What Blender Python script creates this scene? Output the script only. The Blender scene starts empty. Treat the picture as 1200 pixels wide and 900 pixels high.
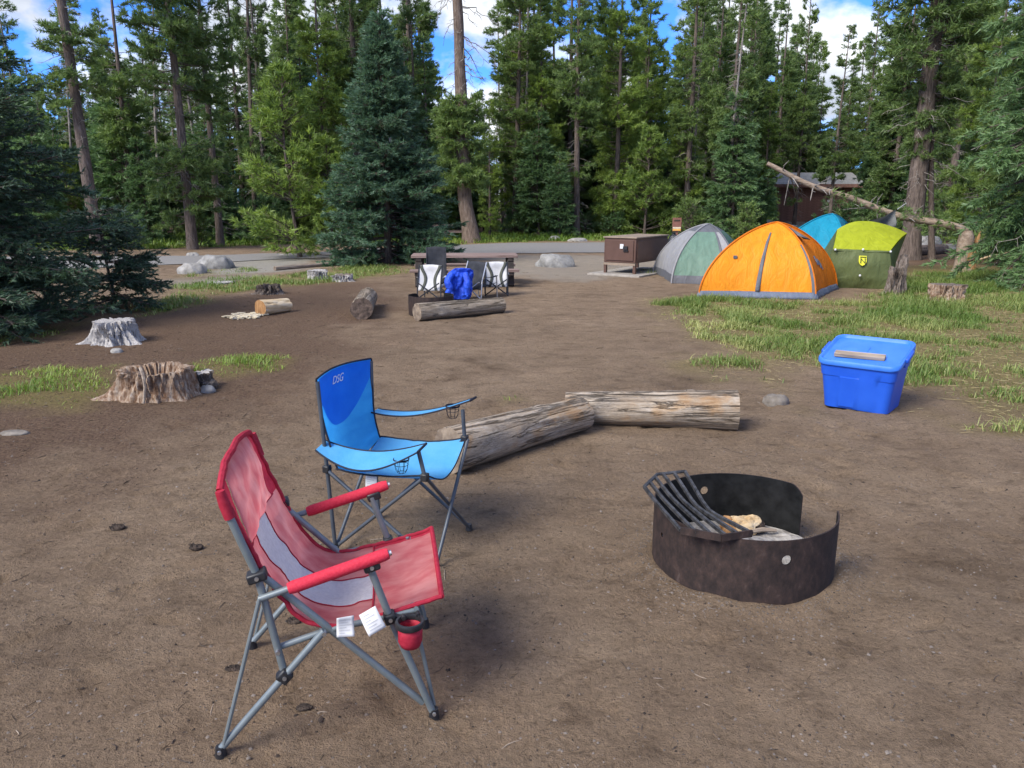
import bpy, bmesh, math, random
import numpy as np
from mathutils import Vector, Matrix
R = math.radians
random.seed(7)
rng = np.random.default_rng(11)
SC = bpy.context.scene
COL = SC.collection

# ------------------------------------------------------------------ camera, sky, sun, exposure
CAMH, PITCH, FPX = 1.62, 13.4, 906.0
cd = bpy.data.cameras.new("camera"); cam = bpy.data.objects.new("camera", cd); COL.objects.link(cam)
cam.location = (0, 0, CAMH); cam.rotation_euler = (R(90 - PITCH), 0, 0)
cd.sensor_fit = 'HORIZONTAL'; cd.sensor_width = 36.0; cd.lens = 36.0 * FPX / 1200.0
cd.clip_start = 0.05; cd.clip_end = 3000
SC.camera = cam

SUN_DIR = Vector((-0.55, -0.50, 0.67)).normalized()          # towards the sun
sl = bpy.data.lights.new("sun", 'SUN'); so = bpy.data.objects.new("sun", sl); COL.objects.link(so)
sl.energy = 2.1; sl.angle = R(28); sl.color = (1.0, 0.95, 0.87)
so.rotation_euler = (-SUN_DIR).to_track_quat('-Z', 'Y').to_euler(); so.location = (0, 0, 30)

w = bpy.data.worlds.new("World"); SC.world = w; w.use_nodes = True
nt = w.node_tree; nt.nodes.clear()
def wn(t, **k):
    n = nt.nodes.new(t)
    for a, b in k.items(): setattr(n, a, b)
    return n
sky = wn('ShaderNodeTexSky', sky_type='NISHITA', sun_disc=False)
sky.sun_elevation = math.asin(SUN_DIR.z); sky.sun_rotation = math.atan2(SUN_DIR.x, SUN_DIR.y)
sky.air_density = 1.0; sky.dust_density = 0.0; sky.ozone_density = 3.0; sky.altitude = 1900
bg = wn('ShaderNodeBackground'); bg.inputs['Strength'].default_value = 0.125
out = wn('ShaderNodeOutputWorld')
tc = wn('ShaderNodeTexCoord'); mp = wn('ShaderNodeMapping'); mp.inputs['Scale'].default_value = (1, 1, 1.7)
mp.inputs['Location'].default_value = (3.3, 1.7, 0.2)
nz = wn('ShaderNodeTexNoise'); nz.inputs['Scale'].default_value = 5.0; nz.inputs['Detail'].default_value = 7; nz.inputs['Roughness'].default_value = 0.55
rp = wn('ShaderNodeValToRGB'); rp.color_ramp.elements[0].position = 0.45; rp.color_ramp.elements[1].position = 0.55
nz2 = wn('ShaderNodeTexNoise'); nz2.inputs['Scale'].default_value = 9.0; nz2.inputs['Detail'].default_value = 5
cr = wn('ShaderNodeValToRGB'); cr.color_ramp.elements[0].color = (1.9, 2.1, 2.5, 1); cr.color_ramp.elements[1].color = (3.6, 3.7, 3.9, 1)
cr.color_ramp.elements[0].position = 0.35; cr.color_ramp.elements[1].position = 0.62
mx = wn('ShaderNodeMix', data_type='RGBA')
L = nt.links.new
L(tc.outputs['Generated'], mp.inputs['Vector']); L(mp.outputs['Vector'], nz.inputs['Vector']); L(mp.outputs['Vector'], nz2.inputs['Vector'])
L(nz.outputs['Fac'], rp.inputs['Fac']); L(nz2.outputs['Fac'], cr.inputs['Fac'])
tn = wn('ShaderNodeMix', data_type='RGBA', blend_type='MULTIPLY'); tn.inputs['Factor'].default_value = 1.0; tn.inputs['B'].default_value = (0.20, 0.42, 0.82, 1)
L(sky.outputs['Color'], tn.inputs['A']); L(rp.outputs['Color'], mx.inputs['Factor']); L(tn.outputs['Result'], mx.inputs['A']); L(cr.outputs['Color'], mx.inputs['B'])
L(mx.outputs['Result'], bg.inputs['Color']); L(bg.outputs['Background'], out.inputs['Surface'])
SC.view_settings.view_transform = 'Standard'; SC.view_settings.look = 'None'
SC.view_settings.exposure = 1.52; SC.view_settings.gamma = 1.0
SC.render.engine = 'CYCLES'; SC.cycles.diffuse_bounces = 8; SC.cycles.transmission_bounces = 10; SC.cycles.max_bounces = 14

# ------------------------------------------------------------------ geometry of the view: pixel of the photograph -> point of the place
_t = R(PITCH)
FW = np.array([0, math.cos(_t), -math.sin(_t)]); UP = np.array([0, math.sin(_t), math.cos(_t)]); EYE = np.array([0, 0, CAMH])
def _ray(px, py): return FW + np.array([1, 0, 0]) * (px - 600) / FPX + UP * (450 - py) / FPX
def G(px, py, z=0.0):
    d = _ray(px, py); return EYE + d * ((z - CAMH) / d[2])
def PY(px, py, y):
    d = _ray(px, py); return EYE + d * (y / d[1])

# ------------------------------------------------------------------ materials
def principled(name):
    m = bpy.data.materials.new(name); m.use_nodes = True
    t = m.node_tree; b = t.nodes['Principled BSDF']
    return m, t, b
def ramp(t, stops, fac):
    r = t.nodes.new('ShaderNodeValToRGB'); e = r.color_ramp.elements
    while len(e) < len(stops): e.new(0.5)
    for i, (p, c) in enumerate(stops):
        e[i].position = p; e[i].color = (*c, 1)
    t.links.new(fac, r.inputs['Fac']); return r.outputs['Color']
def noise(t, vec, scale, detail=6, rough=0.6, dist=0.0):
    n = t.nodes.new('ShaderNodeTexNoise'); n.inputs['Scale'].default_value = scale; n.inputs['Detail'].default_value = detail
    n.inputs['Roughness'].default_value = rough; n.inputs['Distortion'].default_value = dist
    t.links.new(vec, n.inputs['Vector']); return n.outputs['Fac']
def coords(t, stretch=(1, 1, 1), which='Object'):
    c = t.nodes.new('ShaderNodeTexCoord'); mpn = t.nodes.new('ShaderNodeMapping'); mpn.inputs['Scale'].default_value = stretch
    t.links.new(c.outputs[which], mpn.inputs['Vector']); return mpn.outputs['Vector']
def bump(t, b, h, strength, dist):
    n = t.nodes.new('ShaderNodeBump'); n.inputs['Strength'].default_value = strength; n.inputs['Distance'].default_value = dist
    t.links.new(h, n.inputs['Height']); t.links.new(n.outputs['Normal'], b.inputs['Normal'])
def mixc(t, fac, a, b, mode='MIX'):
    n = t.nodes.new('ShaderNodeMix'); n.data_type = 'RGBA'; n.blend_type = mode
    for s, v in (('Factor', fac), ('A', a), ('B', b)):
        if hasattr(v, 'is_linked'): t.links.new(v, n.inputs[s])
        else: n.inputs[s].default_value = v if s == 'Factor' else (*v, 1)
    return n.outputs['Result']
def attr(t, name):
    n = t.nodes.new('ShaderNodeAttribute'); n.attribute_name = name; return n.outputs['Fac']

def mat(name, stops, scale=6, detail=6, rough=0.8, bmp=0.3, bdist=0.01, stretch=(1, 1, 1), metal=0.0, nrough=0.6, dist=0.0, spec=0.3, bscale=None, transl=0.0, coat=0.0):
    m, t, b = principled(name)
    v = coords(t, stretch); f = noise(t, v, scale, detail, nrough, dist); stops = [(p, tuple(0.92 * q for q in c)) for p, c in stops]
    c = ramp(t, stops, f); t.links.new(c, b.inputs['Base Color'])
    b.inputs['Roughness'].default_value = rough; b.inputs['Metallic'].default_value = metal
    b.inputs['Specular IOR Level'].default_value = spec; b.inputs['Coat Weight'].default_value = coat
    if bmp: bump(t, b, f if bscale is None else noise(t, v, bscale, 5), bmp, bdist)
    if transl:
        tr = t.nodes.new('ShaderNodeBsdfTranslucent'); ms = t.nodes.new('ShaderNodeMixShader'); ms.inputs[0].default_value = transl
        t.links.new(c, tr.inputs['Color']); o = t.nodes['Material Output']
        t.links.new(b.outputs[0], ms.inputs[1]); t.links.new(tr.outputs[0], ms.inputs[2]); t.links.new(ms.outputs[0], o.inputs['Surface'])
    return m
def s2(a, b, p=0.35, q=0.65): return [(p, a), (q, b)]

def foliage(name, dark, light, tr=0.8, var=1.0):
    m, t, b = principled(name)
    n = noise(t, coords(t), 1.3, 3); oi = t.nodes.new('ShaderNodeObjectInfo')
    def mth(op, x, y):
        q = t.nodes.new('ShaderNodeMath'); q.operation = op
        for i, k in enumerate((x, y)):
            if hasattr(k, 'is_linked'): t.links.new(k, q.inputs[i])
            else: q.inputs[i].default_value = k
        return q.outputs[0]
    f = mth('ADD', attr(t, 'tint'), mth('MULTIPLY', mth('SUBTRACT', n, 0.5), 0.8))
    f = mth('ADD', f, mth('MULTIPLY', mth('SUBTRACT', oi.outputs['Random'], 0.5), 0.45 * var))
    mid = tuple((x + y) / 2 for x, y in zip(dark, light))
    c = ramp(t, [(0.0, dark), (0.5, mid), (1.0, light)], f)
    t.links.new(c, b.inputs['Base Color']); b.inputs['Roughness'].default_value = 0.5; b.inputs['Specular IOR Level'].default_value = 0.3
    tn = t.nodes.new('ShaderNodeBsdfTranslucent'); ad = t.nodes.new('ShaderNodeAddShader')
    t.links.new(mixc(t, 1.0, c, (tr, tr * 1.0, tr * 0.75), 'MULTIPLY'), tn.inputs['Color']); t.links.new(b.outputs[0], ad.inputs[0]); t.links.new(tn.outputs[0], ad.inputs[1])
    t.links.new(ad.outputs[0], t.nodes['Material Output'].inputs['Surface'])
    return m

def ground_material():
    m, t, b = principled('dirt_ground')
    v = coords(t); v2 = coords(t, (1.0, 1.7, 1.0))
    mr = t.nodes.new('ShaderNodeMapping'); mr.inputs['Rotation'].default_value = (0, 0, R(-24)); t.links.new(v2, mr.inputs['Vector']); v2 = mr.outputs['Vector']
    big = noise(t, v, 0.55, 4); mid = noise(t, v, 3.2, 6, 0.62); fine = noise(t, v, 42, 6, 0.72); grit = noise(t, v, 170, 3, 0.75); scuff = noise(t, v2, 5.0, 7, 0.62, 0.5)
    base = ramp(t, [(0.33, (0.177, 0.126, 0.084)), (0.50, (0.256, 0.186, 0.124)), (0.70, (0.313, 0.234, 0.159))], mid)
    c = mixc(t, 0.45, base, ramp(t, [(0.3, (0.194, 0.141, 0.096)), (0.5, (0.259, 0.184, 0.121)), (0.7, (0.312, 0.230, 0.156))], big))
    scuff_shade = ramp(t, [(0.30, (0.520, 0.500, 0.490)), (0.44, (0.960, 0.960, 0.960)), (0.6, (1.04, 1.04, 1.04)), (0.72, (1.18, 1.17, 1.16))], scuff)  # scuffed dirt tone; its dark end also paints in the shading of lumps
    c = mixc(t, 0.75, c, scuff_shade, 'MULTIPLY')
    g = ramp(t, [(0.30, (0.450, 0.430, 0.420)), (0.47, (1, 1, 1)), (0.55, (1.03, 1.03, 1.03)), (0.72, (1.45, 1.43, 1.42))], fine)
    c = mixc(t, 0.75, c, g, 'MULTIPLY')
    g2 = ramp(t, [(0.28, (0.402, 0.410, 0.416)), (0.45, (1, 1, 1)), (0.60, (1.05, 1.05, 1.05)), (0.76, (1.8, 1.78, 1.76))], grit)
    c = mixc(t, 0.75, c, g2, 'MULTIPLY')
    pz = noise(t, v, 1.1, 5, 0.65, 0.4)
    c = mixc(t, 0.8, c, ramp(t, [(0.30, (0.600, 0.570, 0.550)), (0.42, (0.970, 0.960, 0.960)), (0.58, (1.02, 1.02, 1.02)), (0.70, (1.30, 1.30, 1.30))], pz), 'MULTIPLY')  # damp and dry patches, contrast deepened to stand in for lump shadows
    duff = ramp(t, [(0.33, (0.067, 0.041, 0.030)), (0.52, (0.150, 0.095, 0.063)), (0.66, (0.209, 0.141, 0.091)), (0.78, (0.351, 0.254, 0.164))], fine)
    c = mixc(t, attr(t, 'duff'), c, duff)
    gr = ramp(t, [(0.35, (0.153, 0.122, 0.051)), (0.6, (0.252, 0.212, 0.075)), (0.8, (0.416, 0.339, 0.142))], fine)
    c = mixc(t, attr(t, 'grass'), c, gr)
    gv = ramp(t, [(0.3, (0.287, 0.252, 0.191)), (0.7, (0.373, 0.375, 0.353))], fine)
    c = mixc(t, attr(t, 'gravel'), c, gv)
    t.links.new(c, b.inputs['Base Color']); b.inputs['Roughness'].default_value = 0.95; b.inputs['Specular IOR Level'].default_value = 0.12
    def madd(x, k, y):
        n = t.nodes.new('ShaderNodeMath'); n.operation = 'MULTIPLY_ADD'; n.inputs[1].default_value = k; t.links.new(x, n.inputs[0])
        if y is None: n.inputs[2].default_value = 0
        else: t.links.new(y, n.inputs[2])
        return n.outputs[0]
    bump(t, b, madd(scuff, 0.9, madd(fine, 0.9, madd(grit, 0.45, None))), 1.0, 0.040)
    return m

MT = {}
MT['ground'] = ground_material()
MT['asphalt'] = mat('asphalt', [(0.3, (0.165, 0.158, 0.150)), (0.7, (0.27, 0.26, 0.248))], 30, rough=0.9, bmp=0.4, bdist=0.01)
MT['needle'] = foliage('pine_needles', (0.052, 0.088, 0.028), (0.135, 0.192, 0.054))
MT['needle_y'] = foliage('yellow_green_needles', (0.062, 0.104, 0.024), (0.175, 0.238, 0.046))
MT['needle_d'] = foliage('dark_fir_needles', (0.046, 0.088, 0.036), (0.115, 0.185, 0.072))
MT['needle_b'] = foliage('blue_spruce_needles', (0.032, 0.066, 0.040), (0.088, 0.152, 0.090))
MT['needle_k'] = foliage('shaded_spruce_needles', (0.017, 0.036, 0.023), (0.058, 0.102, 0.060), 0.5)  # spruces standing in shade: that darkness is put into the needle colour
MT['grass'] = foliage('grass_blades', (0.072, 0.122, 0.020), (0.285, 0.285, 0.105), 0.6, 0)
MT['grass_g'] = foliage('lush_grass_blades', (0.080, 0.140, 0.018), (0.240, 0.290, 0.060), 0.6, 0)
MT['bark'] = mat('grey_brown_bark', [(0.3, (0.050, 0.038, 0.032)), (0.52, (0.135, 0.105, 0.088)), (0.75, (0.25, 0.20, 0.17))], 7, bmp=0.9, bdist=0.05, stretch=(3, 3, 0.6), rough=0.95, nrough=0.7)
MT['bark_l'] = mat('pale_orange_bark', [(0.3, (0.075, 0.055, 0.043)), (0.52, (0.17, 0.125, 0.098)), (0.75, (0.29, 0.235, 0.19))], 5, bmp=0.9, bdist=0.05, stretch=(2.5, 2.5, 0.7), rough=0.95, nrough=0.7)
MT['bark_p'] = mat('pale_tan_bark', [(0.3, (0.14, 0.10, 0.072)), (0.52, (0.29, 0.22, 0.165)), (0.75, (0.42, 0.345, 0.275))], 6, bmp=0.6, bdist=0.03, stretch=(1.5, 3, 3), rough=0.9, nrough=0.7)
MT['bark_g'] = mat('pale_grey_bark', [(0.3, (0.12, 0.105, 0.095)), (0.52, (0.24, 0.215, 0.195)), (0.75, (0.36, 0.335, 0.31))], 7, bmp=0.7, bdist=0.03, stretch=(3, 3, 0.6), rough=0.95)
MT['deadwood'] = mat('grey_dead_twigs', s2((0.14, 0.12, 0.105), (0.34, 0.31, 0.28)), 9, bmp=0.3, rough=0.9)
MT['greywood'] = mat('weathered_grey_wood', [(0.28, (0.055, 0.043, 0.034)), (0.45, (0.22, 0.175, 0.13)), (0.60, (0.34, 0.275, 0.205)), (0.78, (0.47, 0.42, 0.36))], 5, bmp=0.8, bdist=0.02, stretch=(0.55, 6, 6), rough=0.85, nrough=0.68, dist=0.6)
MT['logwood'] = mat('weathered_log_wood', [(0.30, (0.045, 0.033, 0.024)), (0.42, (0.20, 0.145, 0.095)), (0.56, (0.33, 0.255, 0.175)), (0.68, (0.40, 0.35, 0.29)), (0.8, (0.30, 0.17, 0.075))], 4.2, bmp=1.0, bdist=0.03, stretch=(0.5, 5, 5), rough=0.85, nrough=0.68, dist=0.8)
def log_material(name, tones, patch):
    m, t, b = principled(name)
    v = coords(t, (0.8, 7, 7)); v1 = coords(t, (0.35, 6, 6)); v0 = coords(t, (1.6, 2.6, 2.6))
    grain = noise(t, v, 4.0, 8, 0.72, 0.5); crack = noise(t, v1, 2.6, 6, 0.62, 0.9); pt = noise(t, v0, 2.2, 5, 0.6, 0.4); fine = noise(t, coords(t, (2.5, 9, 9)), 14, 4, 0.7)
    c = ramp(t, [(0.30, tones[0]), (0.50, tones[1]), (0.68, tones[2])], grain)
    c = mixc(t, ramp(t, [(0.52, (0, 0, 0)), (0.64, (0.75, 0.75, 0.75))], pt), c, ramp(t, [(0.35, patch[0]), (0.65, patch[1])], grain))
    c = mixc(t, ramp(t, [(0.30, (0.85, 0.85, 0.85)), (0.44, (0, 0, 0))], pt), c, ramp(t, [(0.35, (0.10, 0.085, 0.072)), (0.65, (0.27, 0.245, 0.22))], fine))
    ck = ramp(t, [(0.472, (1, 1, 1)), (0.495, (0.16, 0.14, 0.12)), (0.503, (0.16, 0.14, 0.12)), (0.522, (1, 1, 1))], crack)
    c = mixc(t, 0.62, c, ck, 'MULTIPLY'); c = mixc(t, 0.6, c, ramp(t, [(0.3, (0.6, 0.59, 0.58)), (0.5, (1, 1, 1)), (0.7, (1.2, 1.2, 1.2))], fine), 'MULTIPLY')
    t.links.new(c, b.inputs['Base Color']); b.inputs['Roughness'].default_value = 0.85; b.inputs['Specular IOR Level'].default_value = 0.2
    n = t.nodes.new('ShaderNodeMath'); n.operation = 'MULTIPLY_ADD'; n.inputs[1].default_value = 0.9; t.links.new(ck, n.inputs[0]); t.links.new(grain, n.inputs[2])
    bump(t, b, n.outputs[0], 1.0, 0.016)
    return m
MT['logwood'] = log_material('weathered_log_wood', ((0.17, 0.125, 0.088), (0.32, 0.26, 0.195), (0.46, 0.40, 0.335)), ((0.26, 0.14, 0.06), (0.40, 0.27, 0.15)))
MT['greywood'] = log_material('weathered_grey_wood', ((0.12, 0.095, 0.07), (0.25, 0.205, 0.155), (0.38, 0.33, 0.27)), ((0.22, 0.17, 0.12), (0.34, 0.28, 0.21)))
MT['endgrain'] = mat('log_end_grain', s2((0.12, 0.09, 0.07), (0.30, 0.24, 0.18)), 14, bmp=0.6, rough=0.9)
MT['darkend'] = mat('dark_end_grain', s2((0.045, 0.033, 0.027), (0.16, 0.115, 0.09)), 18, bmp=0.6, rough=0.9)
MT['stump_grey'] = mat('silver_stump_wood', [(0.32, (0.06, 0.055, 0.05)), (0.43, (0.33, 0.31, 0.295)), (0.75, (0.60, 0.58, 0.56))], 12, bmp=0.8, bdist=0.02, stretch=(4, 4, 0.5), rough=0.9, nrough=0.7)
MT['stump_brown'] = mat('rotten_stump_wood', [(0.28, (0.040, 0.022, 0.013)), (0.40, (0.19, 0.105, 0.060)), (0.53, (0.33, 0.24, 0.17)), (0.70, (0.52, 0.45, 0.38))], 8, bmp=1.0, bdist=0.03, stretch=(4, 4, 0.5), rough=0.9, nrough=0.7)
MT['stump_dark'] = mat('dark_root_wood', [(0.3, (0.045, 0.034, 0.028)), (0.5, (0.17, 0.135, 0.11)), (0.75, (0.36, 0.32, 0.28))], 8, bmp=1.0, bdist=0.03, stretch=(4, 4, 0.6), rough=0.9, nrough=0.7)
MT['straw'] = mat('dry_straw', s2((0.30, 0.235, 0.11), (0.50, 0.42, 0.23)), 5, bmp=0, rough=0.8)
MT['peeled'] = mat('freshly_peeled_wood', [(0.3, (0.42, 0.26, 0.11)), (0.55, (0.66, 0.52, 0.33)), (0.75, (0.75, 0.66, 0.52))], 6, bmp=0.5, stretch=(0.6, 4, 4), rough=0.8)
MT['splinter'] = mat('orange_splintered_wood', [(0.3, (0.20, 0.095, 0.035)), (0.6, (0.45, 0.25, 0.11)), (0.8, (0.55, 0.38, 0.22))], 9, bmp=0.9, stretch=(3, 3, 0.5), rough=0.9)
MT['chips'] = mat('pale_wood_shavings', s2((0.50, 0.42, 0.28), (0.74, 0.66, 0.50)), 20, bmp=0.8, rough=0.9)
MT['rock'] = mat('grey_granite', [(0.3, (0.13, 0.127, 0.12)), (0.6, (0.29, 0.285, 0.27)), (0.8, (0.38, 0.37, 0.355))], 6, bmp=0.8, bdist=0.04, rough=0.9)
MT['rock_b'] = mat('grey_brown_rock', [(0.3, (0.10, 0.085, 0.07)), (0.7, (0.27, 0.24, 0.205))], 9, bmp=0.8, bdist=0.03, rough=0.9)
MT['rock_w'] = mat('pale_rock', s2((0.19, 0.182, 0.168), (0.36, 0.345, 0.32)), 8, bmp=0.6, bdist=0.02, rough=0.9)
MT['clod'] = mat('black_charcoal_earth', s2((0.018, 0.014, 0.012), (0.075, 0.055, 0.043)), 25, bmp=0.8, rough=0.95)
MT['pebble'] = mat('pebbles', s2((0.07, 0.055, 0.045), (0.24, 0.205, 0.175)), 3, bmp=0.2, rough=0.9)
MT['litter'] = mat('pine_litter', s2((0.06, 0.038, 0.024), (0.22, 0.165, 0.11)), 9, bmp=0, rough=0.9)
# chairs
MT['red'] = mat('red_polyester', s2((0.46, 0.022, 0.050), (0.56, 0.040, 0.075)), 60, rough=0.62, bmp=0.25, bdist=0.003, transl=0.35)
MT['red_mesh'] = mat('pink_red_mesh_fabric', s2((0.68, 0.155, 0.170), (0.84, 0.340, 0.330)), 7, rough=0.7, bmp=0.6, bdist=0.012, stretch=(1.2, 2.4, 1.2), transl=0.50, nrough=0.5)
MT['red_foam'] = mat('red_foam_sleeve', s2((0.50, 0.018, 0.042), (0.60, 0.035, 0.065)), 120, rough=0.75, bmp=0.5, bdist=0.002)
MT['white_mesh'] = mat('grey_white_mesh', s2((0.52, 0.50, 0.53), (0.62, 0.60, 0.62)), 80, rough=0.7, bmp=0.2, bdist=0.002, transl=0.2)
MT['tube'] = mat('grey_painted_tube', s2((0.155, 0.185, 0.195), (0.21, 0.24, 0.25)), 12, rough=0.38, bmp=0.05, metal=0.25, spec=0.5)
MT['tube_d'] = mat('dark_grey_tube', s2((0.055, 0.066, 0.082), (0.085, 0.098, 0.115)), 12, rough=0.4, bmp=0.05, metal=0.2, spec=0.5)
MT['black'] = mat('black_plastic', s2((0.012, 0.012, 0.014), (0.028, 0.028, 0.030)), 30, rough=0.45, bmp=0.1, spec=0.4)
MT['steel'] = mat('bright_rivet', s2((0.5, 0.5, 0.5), (0.65, 0.65, 0.65)), 20, rough=0.35, bmp=0, metal=0.9)
MT['paper'] = mat('white_care_label', s2((0.66, 0.66, 0.66), (0.76, 0.76, 0.76)), 25, rough=0.7, bmp=0.2, bdist=0.003, transl=0.15)
MT['ink'] = mat('grey_print', s2((0.42, 0.42, 0.43), (0.52, 0.52, 0.53)), 25, rough=0.7, bmp=0)
MT['blue'] = mat('bright_blue_polyester', s2((0.040, 0.360, 0.86), (0.055, 0.43, 0.93)), 9, rough=0.6, bmp=0.6, bdist=0.014, transl=0.60, stretch=(1.0, 1.0, 2.0))
MT['blue_sunlit'] = mat('sunlit_blue_polyester', s2((0.10, 0.42, 0.80), (0.14, 0.48, 0.86)), 9, rough=0.6, bmp=0.6, bdist=0.014, transl=0.35)  # sunlight on seat and arms, put into a lighter copy of the blue
MT['blue_d'] = mat('double_layer_blue_polyester', s2((0.012, 0.20, 0.76), (0.020, 0.245, 0.83)), 9, rough=0.6, bmp=0.25, bdist=0.004, transl=0.35)
MT['navy'] = mat('navy_binding', s2((0.008, 0.010, 0.020), (0.016, 0.018, 0.032)), 30, rough=0.7, bmp=0.1)
MT['whiteink'] = mat('white_print', s2((0.74, 0.76, 0.78), (0.80, 0.82, 0.84)), 10, rough=0.6, bmp=0)
# fire ring, tote
MT['rust'] = mat('rusty_black_steel', [(0.28, (0.018, 0.014, 0.014)), (0.46, (0.036, 0.026, 0.024)), (0.60, (0.058, 0.038, 0.033)), (0.75, (0.10, 0.075, 0.066))], 26, detail=9, rough=0.72, bmp=0.4, bdist=0.004, metal=0.25, nrough=0.72, stretch=(1, 1, 0.6))
MT['soot'] = mat('sooty_steel', s2((0.006, 0.0065, 0.007), (0.020, 0.021, 0.022)), 14, rough=0.55, bmp=0.3, bdist=0.003, metal=0.3)
MT['grate'] = mat('worn_grate_steel', s2((0.03, 0.03, 0.031), (0.10, 0.10, 0.105)), 30, rough=0.5, bmp=0.2, bdist=0.002, metal=0.4)
MT['ash'] = mat('pale_ash', s2((0.20, 0.18, 0.16), (0.48, 0.45, 0.41)), 22, detail=8, rough=1.0, bmp=1.0, bdist=0.02)
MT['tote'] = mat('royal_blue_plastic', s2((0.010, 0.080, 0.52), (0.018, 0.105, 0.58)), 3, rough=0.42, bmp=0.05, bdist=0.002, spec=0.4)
MT['tote_l'] = mat('lighter_blue_plastic', s2((0.030, 0.16, 0.66), (0.055, 0.21, 0.72)), 5, rough=0.45, bmp=0.08, bdist=0.002, spec=0.4)  # lighter blue, for the lid and its rib
MT['plank'] = mat('old_board', [(0.3, (0.17, 0.13, 0.10)), (0.7, (0.44, 0.36, 0.28))], 6, stretch=(0.6, 6, 6), bmp=0.6, bdist=0.005, rough=0.85)
# camp, tents
def tentm(name, a, tr=0.25, rough=0.55):
    return mat(name, s2(tuple(x * 0.9 for x in a), tuple(min(1, x * 1.08) for x in a)), 3.0, detail=4, rough=rough, bmp=0.55, bdist=0.05, stretch=(2.2, 2.2, 1.0), transl=tr, dist=1.2)
MT['orange'] = tentm('orange_ripstop', (0.95, 0.330, 0.014))
MT['orange_d'] = tentm('shade_and_sleeve_orange_ripstop', (0.78, 0.215, 0.010))  # pole sleeves, and the right panel with its shade painted in
MT['sage'] = tentm('sage_green_ripstop', (0.16, 0.27, 0.205))
MT['lgrey'] = tentm('light_grey_ripstop', (0.36, 0.36, 0.37))
MT['dgrey'] = tentm('dark_grey_ripstop', (0.13, 0.135, 0.15), 0.1)
MT['skirt'] = tentm('blue_grey_groundsheet', (0.135, 0.16, 0.215), 0.05)
MT['lime'] = tentm('lime_ripstop', (0.42, 0.47, 0.022))
MT['olive'] = tentm('olive_ripstop', (0.135, 0.165, 0.062))
MT['cyan'] = tentm('turquoise_ripstop', (0.012, 0.30, 0.46))
MT['tarp'] = tentm('grey_tarp', (0.17, 0.175, 0.17), 0.15)
MT['brown'] = mat('brown_painted_steel', s2((0.088, 0.046, 0.033), (0.108, 0.058, 0.043)), 5, rough=0.5, bmp=0.1, bdist=0.004, spec=0.4)
MT['brown_l'] = mat('tan_painted_lid', s2((0.23, 0.175, 0.13), (0.29, 0.225, 0.17)), 7, rough=0.6, bmp=0.1)
MT['tablewood'] = mat('table_planks', s2((0.15, 0.10, 0.085), (0.29, 0.215, 0.19)), 5, stretch=(0.5, 6, 6), bmp=0.4, bdist=0.01, rough=0.8)
MT['darkwood'] = mat('dark_table_frame', s2((0.022, 0.018, 0.016), (0.060, 0.048, 0.042)), 6, bmp=0.4, rough=0.8)
MT['concrete'] = mat('concrete_pad', s2((0.26, 0.235, 0.205), (0.36, 0.33, 0.29)), 9, bmp=0.4, rough=0.9)
MT['chairwhite'] = mat('white_chair_fabric', s2((0.44, 0.44, 0.45), (0.58, 0.58, 0.59)), 8, rough=0.7, bmp=0.3, bdist=0.01)
MT['chairdark'] = mat('charcoal_chair_fabric', s2((0.018, 0.020, 0.026), (0.040, 0.043, 0.052)), 8, rough=0.8, bmp=0.3, bdist=0.01)
MT['chairgreen'] = mat('grey_green_strip', s2((0.050, 0.056, 0.046), (0.090, 0.095, 0.080)), 8, rough=0.8, bmp=0.2)
MT['coat'] = mat('royal_blue_jacket', s2((0.010, 0.045, 0.42), (0.022, 0.10, 0.70)), 9, rough=0.55, bmp=0.9, bdist=0.04)
MT['hutwall'] = mat('red_brown_siding', s2((0.20, 0.108, 0.084), (0.28, 0.155, 0.122)), 6, rough=0.8, bmp=0.3)
MT['hutroof'] = mat('grey_roofing', s2((0.22, 0.215, 0.20), (0.36, 0.35, 0.33)), 5, rough=0.7, bmp=0.3)
MT['hutdoor'] = mat('brown_door', s2((0.10, 0.062, 0.048), (0.13, 0.080, 0.063)), 6, rough=0.6, bmp=0.1)
MT['signwood'] = mat('brown_sign_board', s2((0.17, 0.075, 0.055), (0.23, 0.105, 0.078)), 9, rough=0.7, bmp=0.2)
MT['signyellow'] = mat('yellow_orange_sticker', s2((0.70, 0.36, 0.07), (0.80, 0.46, 0.12)), 9, rough=0.6, bmp=0)
MT['badge'] = mat('yellow_badge', s2((0.62, 0.60, 0.03), (0.70, 0.68, 0.05)), 9, rough=0.6, bmp=0)
MT['bagblack'] = mat('shiny_black_bag', s2((0.010, 0.011, 0.013), (0.030, 0.032, 0.036)), 8, rough=0.25, bmp=1.0, bdist=0.05, spec=0.6)

# ------------------------------------------------------------------ object helpers
def tag(o, label, cat, group=None):
    o['label'] = label; o['category'] = cat
    if group: o['group'] = group
    return o
def thing(name, label, cat, loc=(0, 0, 0), rz=0.0, group=None):
    o = bpy.data.objects.new(name, None); COL.objects.link(o); o.empty_display_size = 0.1
    o.location = loc; o.rotation_euler = (0, 0, rz)
    return tag(o, label, cat, group)
def link(name, me, parent=None):
    o = bpy.data.objects.new(name, me); COL.objects.link(o)
    if parent: o.parent = parent
    return o
def copy_tree(o, parent=None):
    c = o.copy(); COL.objects.link(c)
    if parent: c.parent = parent
    for ch in list(o.children): copy_tree(ch, c)
    return c

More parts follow.
